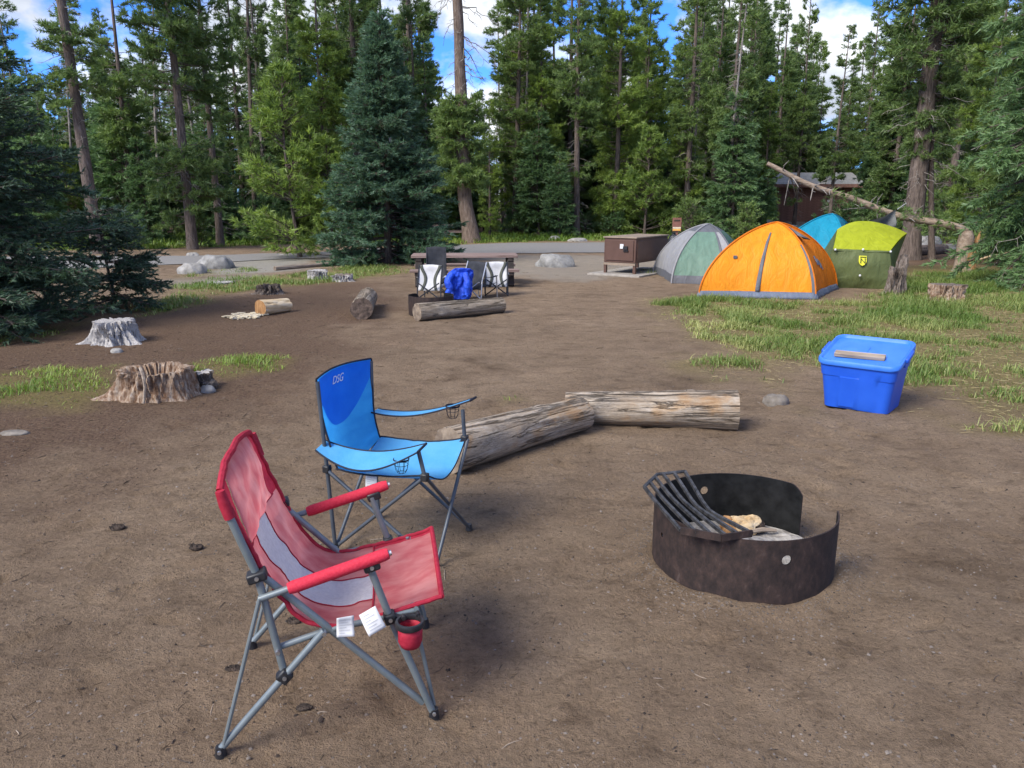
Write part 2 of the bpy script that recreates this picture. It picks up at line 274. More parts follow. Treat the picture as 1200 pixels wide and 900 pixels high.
class MB:
    def __init__(s): s.v = []; s.f = []; s.m = []
    def add(s, vs, fs, mi=0):
        o = len(s.v); s.v += [tuple(map(float, p)) for p in vs]
        for f in fs: s.f.append(tuple(i + o for i in f)); s.m.append(mi)
        return s
    def box(s, c, size, rot=None, mi=0, taper=1.0):
        hx, hy, hz = (k / 2 for k in size); vs = []
        for z in (-hz, hz):
            k = taper if z > 0 else 1.0
            for x, y in ((-hx, -hy), (hx, -hy), (hx, hy), (-hx, hy)):
                p = Vector((x * k, y * k, z))
                if rot is not None: p = rot @ p
                vs.append(p + Vector(c))
        return s.add(vs, [(3, 2, 1, 0), (4, 5, 6, 7), (0, 1, 5, 4), (1, 2, 6, 5), (2, 3, 7, 6), (3, 0, 4, 7)], mi)
    def tube(s, pts, r, sides=10, mi=0, cap=True, up=None):
        P = [Vector(p) for p in pts]; n = len(P)
        rr = r if hasattr(r, '__len__') else [r] * n
        t0 = (P[1] - P[0]).normalized()
        a = up or (Vector((0, 0, 1)) if abs(t0.z) < 0.9 else Vector((1, 0, 0)))
        x = t0.cross(a).normalized(); vs = []
        for i in range(n):
            t = (P[min(i + 1, n - 1)] - P[max(i - 1, 0)]).normalized()
            x = (x - t * x.dot(t)).normalized(); y = t.cross(x)
            for k in range(sides):
                an = 2 * math.pi * k / sides
                vs.append(P[i] + (x * math.cos(an) + y * math.sin(an)) * rr[i])
        fs = []
        for i in range(n - 1):
            for k in range(sides):
                k2 = (k + 1) % sides
                fs.append((i * sides + k, i * sides + k2, (i + 1) * sides + k2, (i + 1) * sides + k))
        if cap:
            fs.append(tuple(range(sides - 1, -1, -1))); fs.append(tuple((n - 1) * sides + k for k in range(sides)))
        return s.add(vs, fs, mi)
    def bar(s, p0, p1, wd, ht, mi=0, up=(0, 0, 1)):
        p0, p1 = Vector(p0), Vector(p1); t = (p1 - p0).normalized(); x = t.cross(Vector(up)).normalized(); y = x.cross(t)
        vs = [p + x * a * wd / 2 + y * b * ht / 2 for p in (p0, p1) for a, b in ((-1, -1), (1, -1), (1, 1), (-1, 1))]
        return s.add(vs, [(0, 1, 2, 3), (7, 6, 5, 4), (0, 4, 5, 1), (1, 5, 6, 2), (2, 6, 7, 3), (3, 7, 4, 0)], mi)
    def grid(s, fn, nu, nv, mi=0):
        vs = [fn(i / nu, j / nv) for j in range(nv + 1) for i in range(nu + 1)]
        fs = [(j * (nu + 1) + i, j * (nu + 1) + i + 1, (j + 1) * (nu + 1) + i + 1, (j + 1) * (nu + 1) + i) for j in range(nv) for i in range(nu)]
        return s.add(vs, fs, mi)
    def lathe(s, prof, n=24, c=(0, 0, 0), mi=0, cap=False):
        vs = [(c[0] + r * math.cos(2 * math.pi * k / n), c[1] + r * math.sin(2 * math.pi * k / n), c[2] + z) for r, z in prof for k in range(n)]
        fs = [(i * n + k, i * n + (k + 1) % n, (i + 1) * n + (k + 1) % n, (i + 1) * n + k) for i in range(len(prof) - 1) for k in range(n)]
        if cap: fs.append(tuple((len(prof) - 1) * n + k for k in range(n)))
        return s.add(vs, fs, mi)
    def mesh(s, name, mats, smooth=True, angle=38):
        me = bpy.data.meshes.new(name); me.from_pydata(s.v, [], s.f)
        for m in (mats if isinstance(mats, (list, tuple)) else [mats]): me.materials.append(MT[m] if isinstance(m, str) else m)
        me.polygons.foreach_set('material_index', s.m)
        if smooth:
            me.polygons.foreach_set('use_smooth', [True] * len(s.f)); me.set_sharp_from_angle(angle=R(angle))
        me.update(); return me
    def build(s, name, mats, parent=None, smooth=True, angle=38, bevel=0, solid=0, segs=2):
        o = link(name, s.mesh(name, mats, smooth, angle), parent)
        if solid:
            md = o.modifiers.new('solid', 'SOLIDIFY'); md.thickness = solid; md.offset = 0
        if bevel:
            md = o.modifiers.new('bevel', 'BEVEL'); md.width = bevel; md.segments = segs; md.limit_method = 'ANGLE'; md.angle_limit = R(35)
        return o

def npmesh(name, V, F, mats, mi=None, tint=None, smooth=False):
    """V (n,3), F (m,3 or 4)"""
    me = bpy.data.meshes.new(name); V = np.asarray(V, np.float32); F = np.asarray(F, np.int32); k = F.shape[1]
    me.vertices.add(len(V)); me.vertices.foreach_set('co', V.ravel())
    me.loops.add(F.size); me.loops.foreach_set('vertex_index', F.ravel())
    me.polygons.add(len(F)); me.polygons.foreach_set('loop_start', np.arange(0, F.size, k, dtype=np.int32))
    me.polygons.foreach_set('loop_total', np.full(len(F), k, np.int32))
    for m in mats: me.materials.append(MT[m])
    if mi is not None: me.polygons.foreach_set('material_index', np.asarray(mi, np.int32))
    if smooth: me.polygons.foreach_set('use_smooth', np.ones(len(F), bool))
    if tint is not None:
        a = me.attributes.new('tint', 'FLOAT', 'FACE'); a.data.foreach_set('value', np.asarray(tint, np.float32))
    me.update(calc_edges=True); return me

def _hash(i, j, s):
    h = (i.astype(np.int64) * 374761393 + j.astype(np.int64) * 668265263 + s * 974711) & 0x7fffffff
    h = ((h ^ (h >> 13)) * 1274126177) & 0x7fffffff
    return ((h ^ (h >> 16)) & 0xffff) / 65535.0
def vnoise(x, y, s=0):
    i = np.floor(x); j = np.floor(y); fx = x - i; fy = y - j
    fx = fx * fx * (3 - 2 * fx); fy = fy * fy * (3 - 2 * fy)
    a = _hash(i, j, s); b = _hash(i + 1, j, s); c = _hash(i, j + 1, s); d = _hash(i + 1, j + 1, s)
    return (a * (1 - fx) + b * fx) * (1 - fy) + (c * (1 - fx) + d * fx) * fy
def fbm(x, y, s=0, o=4):
    v = 0; a = 0.5; t = 0
    for k in range(o):
        v = v + a * vnoise(x * 2 ** k, y * 2 ** k, s + k * 17); t += a; a *= 0.5
    return v / t
def sdpoly(x, y, poly):
    """signed distance, + inside"""
    d = np.full(x.shape, 1e9); ins = np.zeros(x.shape, bool); n = len(poly)
    for k in range(n):
        ax, ay = poly[k][:2]; bx, by = poly[(k + 1) % n][:2]
        ex, ey = bx - ax, by - ay
        t = np.clip(((x - ax) * ex + (y - ay) * ey) / (ex * ex + ey * ey + 1e-12), 0, 1)
        d = np.minimum(d, (x - ax - t * ex) ** 2 + (y - ay - t * ey) ** 2)
        c = ((ay > y) != (by > y)) & (x < (bx - ax) * (y - ay) / (by - ay + 1e-12) + ax)
        ins ^= c
    d = np.sqrt(d); return np.where(ins, d, -d)
def sstep(a, b, x):
    t = np.clip((x - a) / (b - a), 0, 1); return t * t * (3 - 2 * t)

# ------------------------------------------------------------------ ground: masks, heights, one sheet
def gp(*pts): return [G(*p)[:2] for p in pts]
MEADOW = gp((758, 357), (800, 346), (980, 352), (1040, 336), (1066, 312), (1140, 311), (1320, 312), (1420, 520), (1170, 492), (1110, 470), (1080, 455), (960, 440), (915, 462), (900, 448), (918, 430), (870, 428), (815, 425), (830, 410), (800, 392), (770, 372))
GP = [(MEADOW, 0.55, 1.0)]
GP.append((gp((-120, 445), (60, 432), (150, 425), (140, 455), (90, 480), (-20, 482), (-160, 490)), 0.25, 0.9))
GP.append((gp((205, 440), (215, 425), (300, 415), (345, 420), (330, 432), (265, 442)), 0.15, 0.8))
GP.append((gp((160, 372), (165, 352), (235, 342), (262, 352), (225, 362)), 0.2, 0.9))
GP.append((gp((-60, 400), (60, 380), (150, 366), (60, 395), (-40, 415)), 0.2, 0.6))
GP.append((gp((190, 345), (215, 328), (300, 324), (440, 309), (482, 315), (455, 324), (330, 336), (262, 347)), 0.35, 0.9))
GP.append((gp((215, 317), (300, 313), (300, 319), (215, 325)), 0.3, 0.7))
GP.append((gp((700, 318), (790, 315), (800, 325), (770, 322), (720, 325)), 0.2, 0.5))
GP.append((gp((575, 466), (612, 460), (620, 470), (590, 474)), 0.1, 0.8))
GP.append(([(-34, 23), (-20, 23.8), (-13, 26.2), (-8, 29.5), (-2.5, 29.5), (3, 32), (12, 32), (20, 34), (20, 37.5), (-30, 38)], 0.6, 1.0))
FOREST = [(-80, 33), (-12, 32.5), (-3, 33.5), (9, 34), (9.5, 21), (9.5, 18.7), (40, 16), (200, 30), (200, 300), (-200, 300), (-200, 20), (-14, 22)]
LEFTDUFF = gp((-300, 560), (0, 560), (180, 505), (330, 470), (430, 420), (470, 350), (420, 325), (250, 345), (100, 360), (-300, 380))
GRAVEL = [gp((255, 322), (345, 318), (380, 303), (300, 300), (262, 306)), gp((150, 330), (215, 328), (300, 323), (220, 336)), gp((560, 322), (690, 330), (800, 312), (830, 300), (560, 298))]
def masks(x, y):
    nz_ = fbm(x * 1.7, y * 1.7, 5, 4) - 0.5; n2 = fbm(x * 0.5, y * 0.5, 9, 3) - 0.5
    g = np.zeros(x.shape)
    for poly, soft, amt in GP:
        d = sdpoly(x, y, poly) + nz_ * soft * 3.0
        g = np.maximum(g, sstep(-soft, soft * 1.3, d) * amt)
    f = sstep(-1.5, 1.5, sdpoly(x, y, FOREST) + nz_ * 4)
    du = np.maximum(sstep(-0.9, 0.9, sdpoly(x, y, LEFTDUFF) + nz_ * 2.4) * 0.85, f)
    gv = np.zeros(x.shape)
    for k_, poly in enumerate(GRAVEL): gv = np.maximum(gv, sstep(-0.5, 0.5, sdpoly(x, y, poly) + nz_ * 1.6) * (0.9, 0.6, 0.5)[k_])
    return g, du, gv, f
RINGC = (1.05, 3.275)
steps = []
for _ in range(190):
    a = rng.uniform(-2.8, 2.8); b = rng.uniform(1.5, 6.5)
    if math.hypot(a - RINGC[0], b - RINGC[1]) < 0.62: continue
    steps.append((a, b, rng.uniform(0, math.pi), rng.uniform(0.7, 1.1)))
def height(x, y, detail=True):
    near = 1 - sstep(8, 22, np.hypot(x, y))
    h = (fbm(x * 0.9, y * 0.9, 21, 3) - 0.5) * 0.035 * near
    if detail:
        h += (fbm(x * 4, y * 5, 31, 4) - 0.5) * 0.030 * near + (fbm(x * 15, y * 19, 41, 3) - 0.5) * 0.017 * near
        for a, b, th, s in steps:
            m = (np.abs(x - a) < 0.22) & (np.abs(y - b) < 0.22)
            if not m.any(): continue
            u = ((x[m] - a) * math.cos(th) + (y[m] - b) * math.sin(th)) / (0.125 * s); v = (-(x[m] - a) * math.sin(th) + (y[m] - b) * math.cos(th)) / (0.045 * s)
            q = u * u + v * v
            h[m] += -0.015 * np.exp(-q * q) + 0.008 * np.exp(-(q - 1.5) ** 2 * 2)
        r = np.hypot(x - RINGC[0], y - RINGC[1])
        h += 0.028 * np.exp(-((r - 0.43) / 0.075) ** 2) * (0.5 + fbm(x * 6, y * 6, 51, 2))
    return h - 0.004
def spaced(lo, a, b, hi, st, gl, gh):
    mid = list(np.arange(a, b + st / 2, st)); s = st; lowl = []; p = a
    while p > lo: s *= gl; p -= s; lowl.append(p)
    s = st; p = mid[-1]; hl = []
    while p < hi: s *= gh; p += s; hl.append(p)
    return np.array(lowl[::-1] + mid + hl)
xs = spaced(-700, -3.2, 3.2, 700, 0.03, 1.055, 1.055); ys = spaced(-300, 1.3, 6.5, 900, 0.028, 1.25, 1.04)
X, Y = np.meshgrid(xs, ys); Z = height(X, Y); nx, ny = len(xs), len(ys)
idx = np.arange(nx * ny).reshape(ny, nx)
F = np.stack([idx[:-1, :-1], idx[:-1, 1:], idx[1:, 1:], idx[1:, :-1]], -1).reshape(-1, 4)
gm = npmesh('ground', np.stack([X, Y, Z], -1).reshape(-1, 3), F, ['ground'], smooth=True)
mg, md_, mv, mf = masks(X, Y)
for nm, arr in (('grass', mg * 0.75), ('duff', md_), ('gravel', mv)):
    a = gm.attributes.new(nm, 'FLOAT', 'POINT'); a.data.foreach_set('value', arr.ravel().astype(np.float32))
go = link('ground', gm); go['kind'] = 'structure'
def gz(x, y): return float(height(np.array([x]), np.array([y]), False)[0])

# road: a ragged-edged asphalt strip
near = [(-60, 13), (-25, 15.5)] + [tuple(p) for p in gp((100, 314), (190, 311), (340, 304), (450, 301), (600, 297), (800, 295), (930, 294))] + [(30, 25.5), (70, 24)]
far = [(-60, 16.5), (-25, 20.5)] + [tuple(p) for p in gp((100, 300), (190, 301), (340, 297), (450, 291), (600, 285), (800, 284), (930, 286))] + [(30, 30), (70, 29)]
def resample(pl, xs_): return np.interp(xs_, [p[0] for p in pl], [p[1] for p in pl])
rx = np.arange(-58, 66, 0.25); y0 = resample(near, rx) + (fbm(rx * 1.3, rx * 0, 3, 3) - 0.5) * 0.7; y1 = resample(far, rx) + (fbm(rx * 1.3, rx * 0 + 9, 4, 3) - 0.5) * 0.6
RV = []; nr = 8
for k in range(nr + 1):
    t = k / nr; RV.append(np.stack([rx, y0 * (1 - t) + y1 * t, np.full_like(rx, 0.012 + 0.03 * math.sin(math.pi * t))], -1))
RV = np.concatenate(RV); ii = np.arange(len(rx) * (nr + 1)).reshape(nr + 1, -1)
RF = np.stack([ii[:-1, :-1], ii[:-1, 1:], ii[1:, 1:], ii[1:, :-1]], -1).reshape(-1, 4)
ro = link('road', npmesh('road', RV, RF, ['asphalt'], smooth=True)); ro['kind'] = 'structure'

# ------------------------------------------------------------------ conifers
def norm(a): return a / (np.linalg.norm(a, axis=-1, keepdims=True) + 1e-9)
def tubes_np(P, Rr, sides=3):
    """P (B,S,3), Rr (B,S) -> open tubes"""
    B, S, _ = P.shape
    T = norm(np.gradient(P, axis=1)); ref = np.where(np.abs(T[..., 2:3]) < 0.9, np.array([0, 0, 1.0]), np.array([1.0, 0, 0]))
    Xa = norm(np.cross(T, ref)); Ya = np.cross(T, Xa)
    an = np.arange(sides) * 2 * np.pi / sides
    V = P[:, :, None] + (Xa[:, :, None] * np.cos(an)[:, None] + Ya[:, :, None] * np.sin(an)[:, None]) * Rr[:, :, None, None]
    base = (np.arange(B)[:, None, None] * S + np.arange(S - 1)[None, :, None]) * sides
    k = np.arange(sides)[None, None]; k2 = (k + 1) % sides
    F = np.stack([base + k, base + k2, base + sides + k2, base + sides + k], -1).reshape(-1, 4)
    return V.reshape(-1, 3), F
def needles(base, axis, K, ln, wd, spread, along, r, flat=0.0):
    N = len(base); b = np.repeat(base, K, 0); a = np.repeat(norm(axis), K, 0); T = N * K
    q = r.normal(size=(T, 3)); q[:, 2] *= (1 - flat); q -= (q * a).sum(-1, keepdims=True) * a; q = norm(q)
    ang = spread * (0.35 + 0.65 * r.random(T))[:, None]
    d = a * np.cos(ang) + q * np.sin(ang)
    st = b + a * (along * r.random(T))[:, None]
    sd = norm(np.cross(d, r.normal(size=(T, 3)))) * (wd * (0.7 + 0.6 * r.random(T)) / 2)[:, None]
    tip = st + d * (ln * (0.65 + 0.7 * r.random(T)))[:, None]
    V = np.stack([st - sd, st + sd, tip], 1).reshape(-1, 3); F = np.arange(T * 3).reshape(-1, 3)
    tint = np.clip(np.repeat(r.normal(0.42, 0.20, N), K) + r.normal(0, 0.09, T), 0, 1)
    return V, F, tint
def limbs(r, n, H, z0, Lf, e0, e1, curve, clump=0.0, top_t=0.985, zpow=1.0, S=6, axis_fn=None, seed=0):
    """branches along a trunk -> points (n,S,3), lengths"""
    t = r.random(int(n * (1 + clump))) ** zpow
    if clump:
        az0 = r.random(len(t)) * 2 * np.pi
        keep = vnoise(t * 9 + seed, np.cos(az0) * 1.3 + seed * 3.1, 77) + vnoise(t * 22, np.sin(az0) * 1.6, 78) * 0.5
        o = np.argsort(-keep)[:n]; t = t[o]; az = az0[o]
    else: az = r.random(n) * 2 * np.pi
    z = z0 + (H * top_t - z0) * t
    Ln = np.maximum(Lf(t) * r.uniform(0.6, 1.12, len(t)), 0.12)
    el = np.radians(e0 + (e1 - e0) * t + r.normal(0, 8, len(t)))
    s = np.linspace(0, 1, S)[None]; h = np.stack([np.cos(az), np.sin(az), 0 * az], -1)
    side = np.stack([-np.sin(az), np.cos(az), 0 * az], -1); wob = r.normal(0, 0.10, len(t))
    P = h[:, None] * (Ln[:, None] * s)[..., None] * np.cos(el)[:, None, None] + side[:, None] * ((Ln * wob)[:, None] * s ** 2)[..., None]
    P[..., 2] += z[:, None] + Ln[:, None] * (np.sin(el)[:, None] * s + curve * s ** 2)
    if axis_fn is not None:
        ax = axis_fn(np.clip(z / H, 0, 1)); P[..., 0] += ax[0][:, None]; P[..., 1] += ax[1][:, None]
    return P, Ln
def twigs(r, P, Ln, per_m, tl, ang, s0=0.25, up=0.1):
    n = np.maximum((Ln * per_m).astype(int), 2); i = np.repeat(np.arange(len(Ln)), n); m = len(i); S = P.shape[1]
    s = s0 + (1 - s0) * r.random(m) ** 0.8; f = s * (S - 1); k = np.minimum(f.astype(int), S - 2); fr = (f - k)[:, None]
    b = P[i, k] * (1 - fr) + P[i, k + 1] * fr; d = norm(P[i, k + 1] - P[i, k])
    sg = np.where(r.random(m) < 0.5, -1, 1); a = np.radians(ang + r.normal(0, 12, m)) * sg
    sd = norm(np.cross(d, np.array([0, 0, 1.0])))
    dd = d * np.cos(a)[:, None] + sd * np.sin(a)[:, None]; dd[:, 2] += up + r.normal(0, 0.22, m); dd = norm(dd)
    ln = np.minimum(tl * (1.15 - 0.65 * s) * r.uniform(0.6, 1.3, m), Ln[i] * 0.6 + 0.05)
    return b, dd, ln
def trunk_mesh(H, r0, seed, mt='bark', bend=0.12, flare=1.35, sides=14, tip=0.10, rows=40, broken=False):
    r = np.random.default_rng(seed); z = np.linspace(0, 1, rows) ** 1.25
    ax = axis_curve(seed, bend); cx, cy = ax(z)
    rad = r0 * (tip + (1 - tip) * (1 - z)) * (1 + (flare - 1) * np.exp(-z * H / 0.45))
    an = np.arange(sides) * 2 * np.pi / sides
    ka, zz = np.meshgrid(an, z * H)
    rr = rad[:, None] * (1 + (fbm(np.cos(ka) * 1.5 + zz * 0.55 + seed, np.sin(ka) * 1.5 + zz * 0.4, seed, 3) - 0.5) * 0.28)
    V = np.stack([cx[:, None] + rr * np.cos(ka), cy[:, None] + rr * np.sin(ka), zz - 0.06], -1).reshape(-1, 3)
    q = np.arange(sides); f = []
    for i in range(rows - 1): f.append(np.stack([i * sides + q, i * sides + (q + 1) % sides, (i + 1) * sides + (q + 1) % sides, (i + 1) * sides + q], -1))
    return npmesh('trunk', V, np.concatenate(f), [mt], smooth=True)
def axis_curve(seed, bend):
    r = np.random.default_rng(seed + 900); a, b, p, q = r.normal(0, bend, 2).tolist() + r.uniform(0, 6, 2).tolist()
    return lambda z: (a * (np.sin(z * 3.3 + p) - math.sin(p)), b * (np.sin(z * 2.7 + q) - math.sin(q)))

def conifer(seed, H, r0, z0, n, Lf, e0, e1, curve, per_m, tl, ang, K, ln, wd, spread, tuft_step, mat_n='needle', bark='bark', clump=0.5, up=0.1, flat=0.0, dead=0, dead_z=(0.05, 0.5), dead_L=0.7, bend=0.12, s0=0.25, zpow=1.0, limb_r=0.011, tip=0.10, flare=1.35):
    r = np.random.default_rng(seed); ax = axis_curve(seed, bend)
    P, Ln = limbs(r, n, H, z0, Lf, e0, e1, curve, clump, zpow=zpow, axis_fn=ax, seed=seed)
    b, d, tlen = twigs(r, P, Ln, per_m, tl, ang, s0, up)
    cnt = np.maximum((tlen / tuft_step).astype(int), 1); i = np.repeat(np.arange(len(cnt)), cnt)
    fr = (np.concatenate([np.arange(c) for c in cnt]) + 0.6) / cnt[i]
    tb = b[i] + d[i] * (tlen[i] * fr)[:, None]; ta = d[i] + r.normal(0, 0.12, (len(i), 3))
    tipd = norm(P[:, -1] - P[:, -2]); lead = np.array([[*[float(c) for c in ax(np.array(0.97))], H * 0.97]])
    tb = np.concatenate([tb, P[:, -1], P[:, -2], lead, lead]); ta = np.concatenate([ta, tipd, tipd, [[0, 0, 1.0]], [[0, 0.1, 1.0]]])
    V, Fn, tint = needles(tb, ta, K, ln, wd, spread, tuft_step, r, flat)
    rad = (limb_r * (0.6 + Ln))[:, None] * np.linspace(1, 0.25, P.shape[1])[None]
    LV, LF = tubes_np(P, rad); TP = np.stack([b, b + d * tlen[:, None]], 1); TV, TF = tubes_np(TP, np.tile(np.array([[0.006, 0.003]]) * (limb_r / 0.011), (len(b), 1)), 3)
    ms = dict(trunk=trunk_mesh(H, r0, seed, bark, bend, flare=flare, tip=tip), crown=npmesh('crown', V, Fn, [mat_n], tint=tint),
              branches=npmesh('branches', np.concatenate([LV, TV]), np.concatenate([LF, TF + len(LV)]), [bark]))
    if dead:
        D, DL = limbs(r, dead, H, dead_z[0] * H, lambda t: dead_L * (0.5 + r.random(len(t))), -12, -4, -0.20, 0, top_t=dead_z[1], axis_fn=ax, S=7)
        D[:, 2:] += r.normal(0, 0.03, D[:, 2:].shape) * DL[:, None, None]
        DV, DF = tubes_np(D, (0.010 + 0.006 * DL)[:, None] * np.linspace(1, 0.25, 7)[None])
        b2, d2, l2 = twigs(r, D, DL, 5, 0.28, 50, 0.3, -0.15); E = np.stack([b2, b2 + d2 * l2[:, None]], 1); EV, EF = tubes_np(E, np.tile([[0.006, 0.003]], (len(b2), 1)))
        ms['dead_branches'] = npmesh('dead_branches', np.concatenate([DV, EV]), np.concatenate([DF, EF + len(DV)]), ['deadwood'])
    return ms
def plant(ms, name, label, cat, loc, rz=0.0, scale=1.0, group=None, tilt=None):
    t = thing(name, label, cat, (loc[0], loc[1], gz(loc[0], loc[1]) - 0.02), rz, group)
    t.scale = (scale,) * 3 if not hasattr(scale, '__len__') else scale
    if tilt: t.rotation_euler = (tilt[0], tilt[1], rz)
    for k, me in ms.items(): link(k, me, t)
    return t

def Lpine(r): return lambda t: r * (0.45 + 0.75 * np.sin(np.pi * np.clip(t * 0.85 + 0.12, 0, 1))) * (1 - 0.55 * t)
def Lcone(r, p=0.9): return lambda t: r * (1 - t) ** p + 0.12
PINE = dict(e0=-16, e1=26, curve=0.14, per_m=10.5, tl=0.46, ang=46, K=13, ln=0.165, wd=0.034, spread=1.2, tuft_step=0.13, s0=0.30)
FIR = dict(e0=-24, e1=14, curve=0.10, per_m=13.0, tl=0.42, ang=52, K=12, ln=0.13, wd=0.032, spread=0.95, tuft_step=0.11, up=-0.05, flat=0.4, s0=0.1)
PROTO = {
 'dense_a': conifer(1, 13.5, 0.16, 0.4, 230, Lpine(1.40), **PINE, dead=34, dead_z=(0.02, 0.2)),
 'dense_b': conifer(2, 12.0, 0.14, 0.2, 225, Lpine(1.30), **PINE, mat_n='needle_y', dead=24, dead_z=(0.02, 0.2)),
 'dense_c': conifer(3, 14.5, 0.18, 0.9, 215, Lpine(1.45), **PINE, dead=44, dead_z=(0.03, 0.35), clump=0.9),
 'sparse_a': conifer(4, 14.0, 0.16, 2.4, 135, Lpine(1.15), **PINE, dead=70, dead_z=(0.04, 0.6), clump=1.2, dead_L=0.6),
 'sparse_b': conifer(5, 13.0, 0.135, 1.5, 145, Lpine(1.05), **PINE, dead=60, dead_z=(0.04, 0.5), clump=1.4, dead_L=0.65),
 'spire_a': conifer(6, 9.6, 0.10, 0.15, 215, Lcone(1.15, 0.75), **FIR, mat_n='needle_d'),
 'spire_b': conifer(7, 11.0, 0.11, 0.15, 235, Lcone(1.25, 0.8), **FIR, mat_n='needle', clump=0.9),
 'sapling_dark': conifer(9, 4.2, 0.05, 0.05, 150, Lcone(0.85, 0.8), **FIR, mat_n='needle_d'),
 'pole': conifer(10, 12.5, 0.085, 9.3, 36, Lpine(0.7), **PINE, dead=95, dead_z=(0.03, 0.72), dead_L=0.55, bark='bark_g', tip=0.3, bend=0.18),
 'young': conifer(8, 3.8, 0.05, 0.05, 130, Lcone(1.15, 0.75), **{**PINE, 'e0': 6, 'e1': 40, 'tl': 0.32, 'ln': 0.13, 'wd': 0.026}, mat_n='needle_y'),
}
def base(px, py): p = G(px, py); return (float(p[0]), float(p[1]))
TREES = []
def tree(kind, px, py, label, name='pine_tree', scale=1.0, rz=None, group='conifers standing beyond the road', tilt=None, at=None):
    rz = random.uniform(0, 6.28) if rz is None else rz
    t = plant(PROTO[kind], name, label, 'tree', at or base(px, py), rz, scale, group, tilt); TREES.append(t); return t
tree('sparse_b', 158, 284, 'thin leaning pine between the tall bare trunk and the dense dark pine on the left', scale=(0.9, 0.9, 1.0), tilt=(0, -0.05, 0))
tree('dense_c', 226, 292, 'dark dense pine left of the pale two-stemmed trunk, behind the grey boulders', scale=(0.95, 0.95, 1.05), rz=1.0)
tree('sparse_a', 259, 288, 'pine with a pale forked lower trunk and grey dead twigs behind the grey boulders', rz=2.2, scale=(0.85, 0.85, 1))
tree('sparse_a', 300, 281, 'tall pine with a long bare grey stem leaning left above the boulders', scale=(0.7, 0.7, 1.15), rz=4.0, tilt=(0, -0.055, 0))
tree('spire_a', 322, 279, 'slim dark fir with a pointed top left of the bright young pines', 'fir_tree', 0.98)
tree('spire_b', 347, 281, 'pointed green fir rising directly behind the bright green young pine', 'fir_tree', 0.9)
tree('dense_b', 383, 283, 'bright yellow-green pine with low branches left of the blue spruce', scale=0.92)
tree('young', 352, 302, 'bright green young pine at the gravel edge left of the blue spruce', 'young_pine', 1.32)
tree('young', 392, 303, 'low young pine tucked against the left side of the blue spruce', 'young_pine', 0.85)
tree('dense_c', 424, 281, 'tall dark pine with rusty brown patches rising behind the left flank of the blue spruce', scale=1.0)
tree('sparse_b', 487, 278, 'slender open pine just right of the blue spruce top', scale=(0.7, 0.7, 0.95))
tree('dense_a', 603, 276, 'broad green pine right of the thick bent trunk', scale=0.98)
tree('spire_b', 634, 274, 'narrow fir between the broad green pine and the dark straight trunk', 'fir_tree', 1.05)
tree('dense_c', 667, 273, 'tall pine with a dark straight trunk seen above the grey road boulder', scale=1.0)
tree('dense_a', 704, 271, 'dense pine behind the small pointed young fir left of the brown locker', scale=1.0)
tree('young', 718, 274, 'small pointed bright green fir behind the brown food locker', 'young_fir', 0.98)
tree('dense_b', 752, 270, 'yellow-green pine directly behind the brown food locker', scale=1.05)
tree('dense_b', 800, 267, 'wide yellow-green pine above the grey and green tent', scale=1.12)
tree('dense_a', 836, 266, 'dense pine with low grey twigs behind the top of the grey and green tent', scale=1.05)
tree('sparse_a', 867, 268, 'tall pine with a straight grey trunk above the tip of the fallen trunk', scale=(0.9, 0.9, 1.05))
tree('dense_c', 905, 262, 'dark pine close left of the brown hut', scale=1.0)
tree('sparse_b', 930, 268, 'slim dark trunk standing in front of the brown hut', scale=(0.8, 0.8, 1.05))
tree('sparse_a', 1004, 264, 'thin pale grey trunk right of the brown hut door', scale=(0.85, 0.85, 1.0), rz=0.5)
tree('dense_a', 985, 259, 'bushy pine behind the turquoise tent', scale=0.9)
tree('sparse_b', 1038, 268, 'thin brown trunk between the pale grey trunk and the thick dead-limbed trunk', scale=(0.9, 0.9, 1.05), rz=2)
tree('sparse_b', 1092, 304, 'thin leaning dark trunk just right of the thick dead-limbed trunk', scale=(0.62, 0.62, 0.75), tilt=(0, -0.10, 0))
tree('dense_c', 1108, 282, 'dark pine behind the snapped stump', scale=0.95)
tree('dense_b', 1140, 290, 'yellow-green low-branched pine behind the snapped stump', scale=0.8)
tree('dense_a', 1195, 312, 'pine filling the right edge behind the drooping dark fir', scale=0.85)

for k_, (xx, yy, sc_) in enumerate(((20.5, 58.5, 1.0), (23.0, 60.0, 0.95), (18.3, 61.0, 1.0), (25.3, 57.5, 0.9), (21.8, 64.0, 1.1), (16.2, 57.0, 0.85), (26.8, 51.0, 0.9), (24.6, 46.0, 0.75), (27.5, 44.0, 0.9), (19.6, 66.0, 1.1))):
    tree(('dense_a', 'spire_b', 'dense_c', 'dense_b')[k_ % 4], 0, 0, 'green conifer standing close behind the red-brown hut', 'pine_tree', sc_, group='conifers close behind the hut', at=(xx, yy))
tree('sparse_b', 0, 0, 'leafy pine leaning over the right end of the hut roof', 'pine_tree', 0.7, at=(14.7, 36.5))
tree('dense_b', 0, 0, 'bushy yellow-green pine covering the left end of the hut roof', 'pine_tree', 0.62, at=(13.3, 42.0))
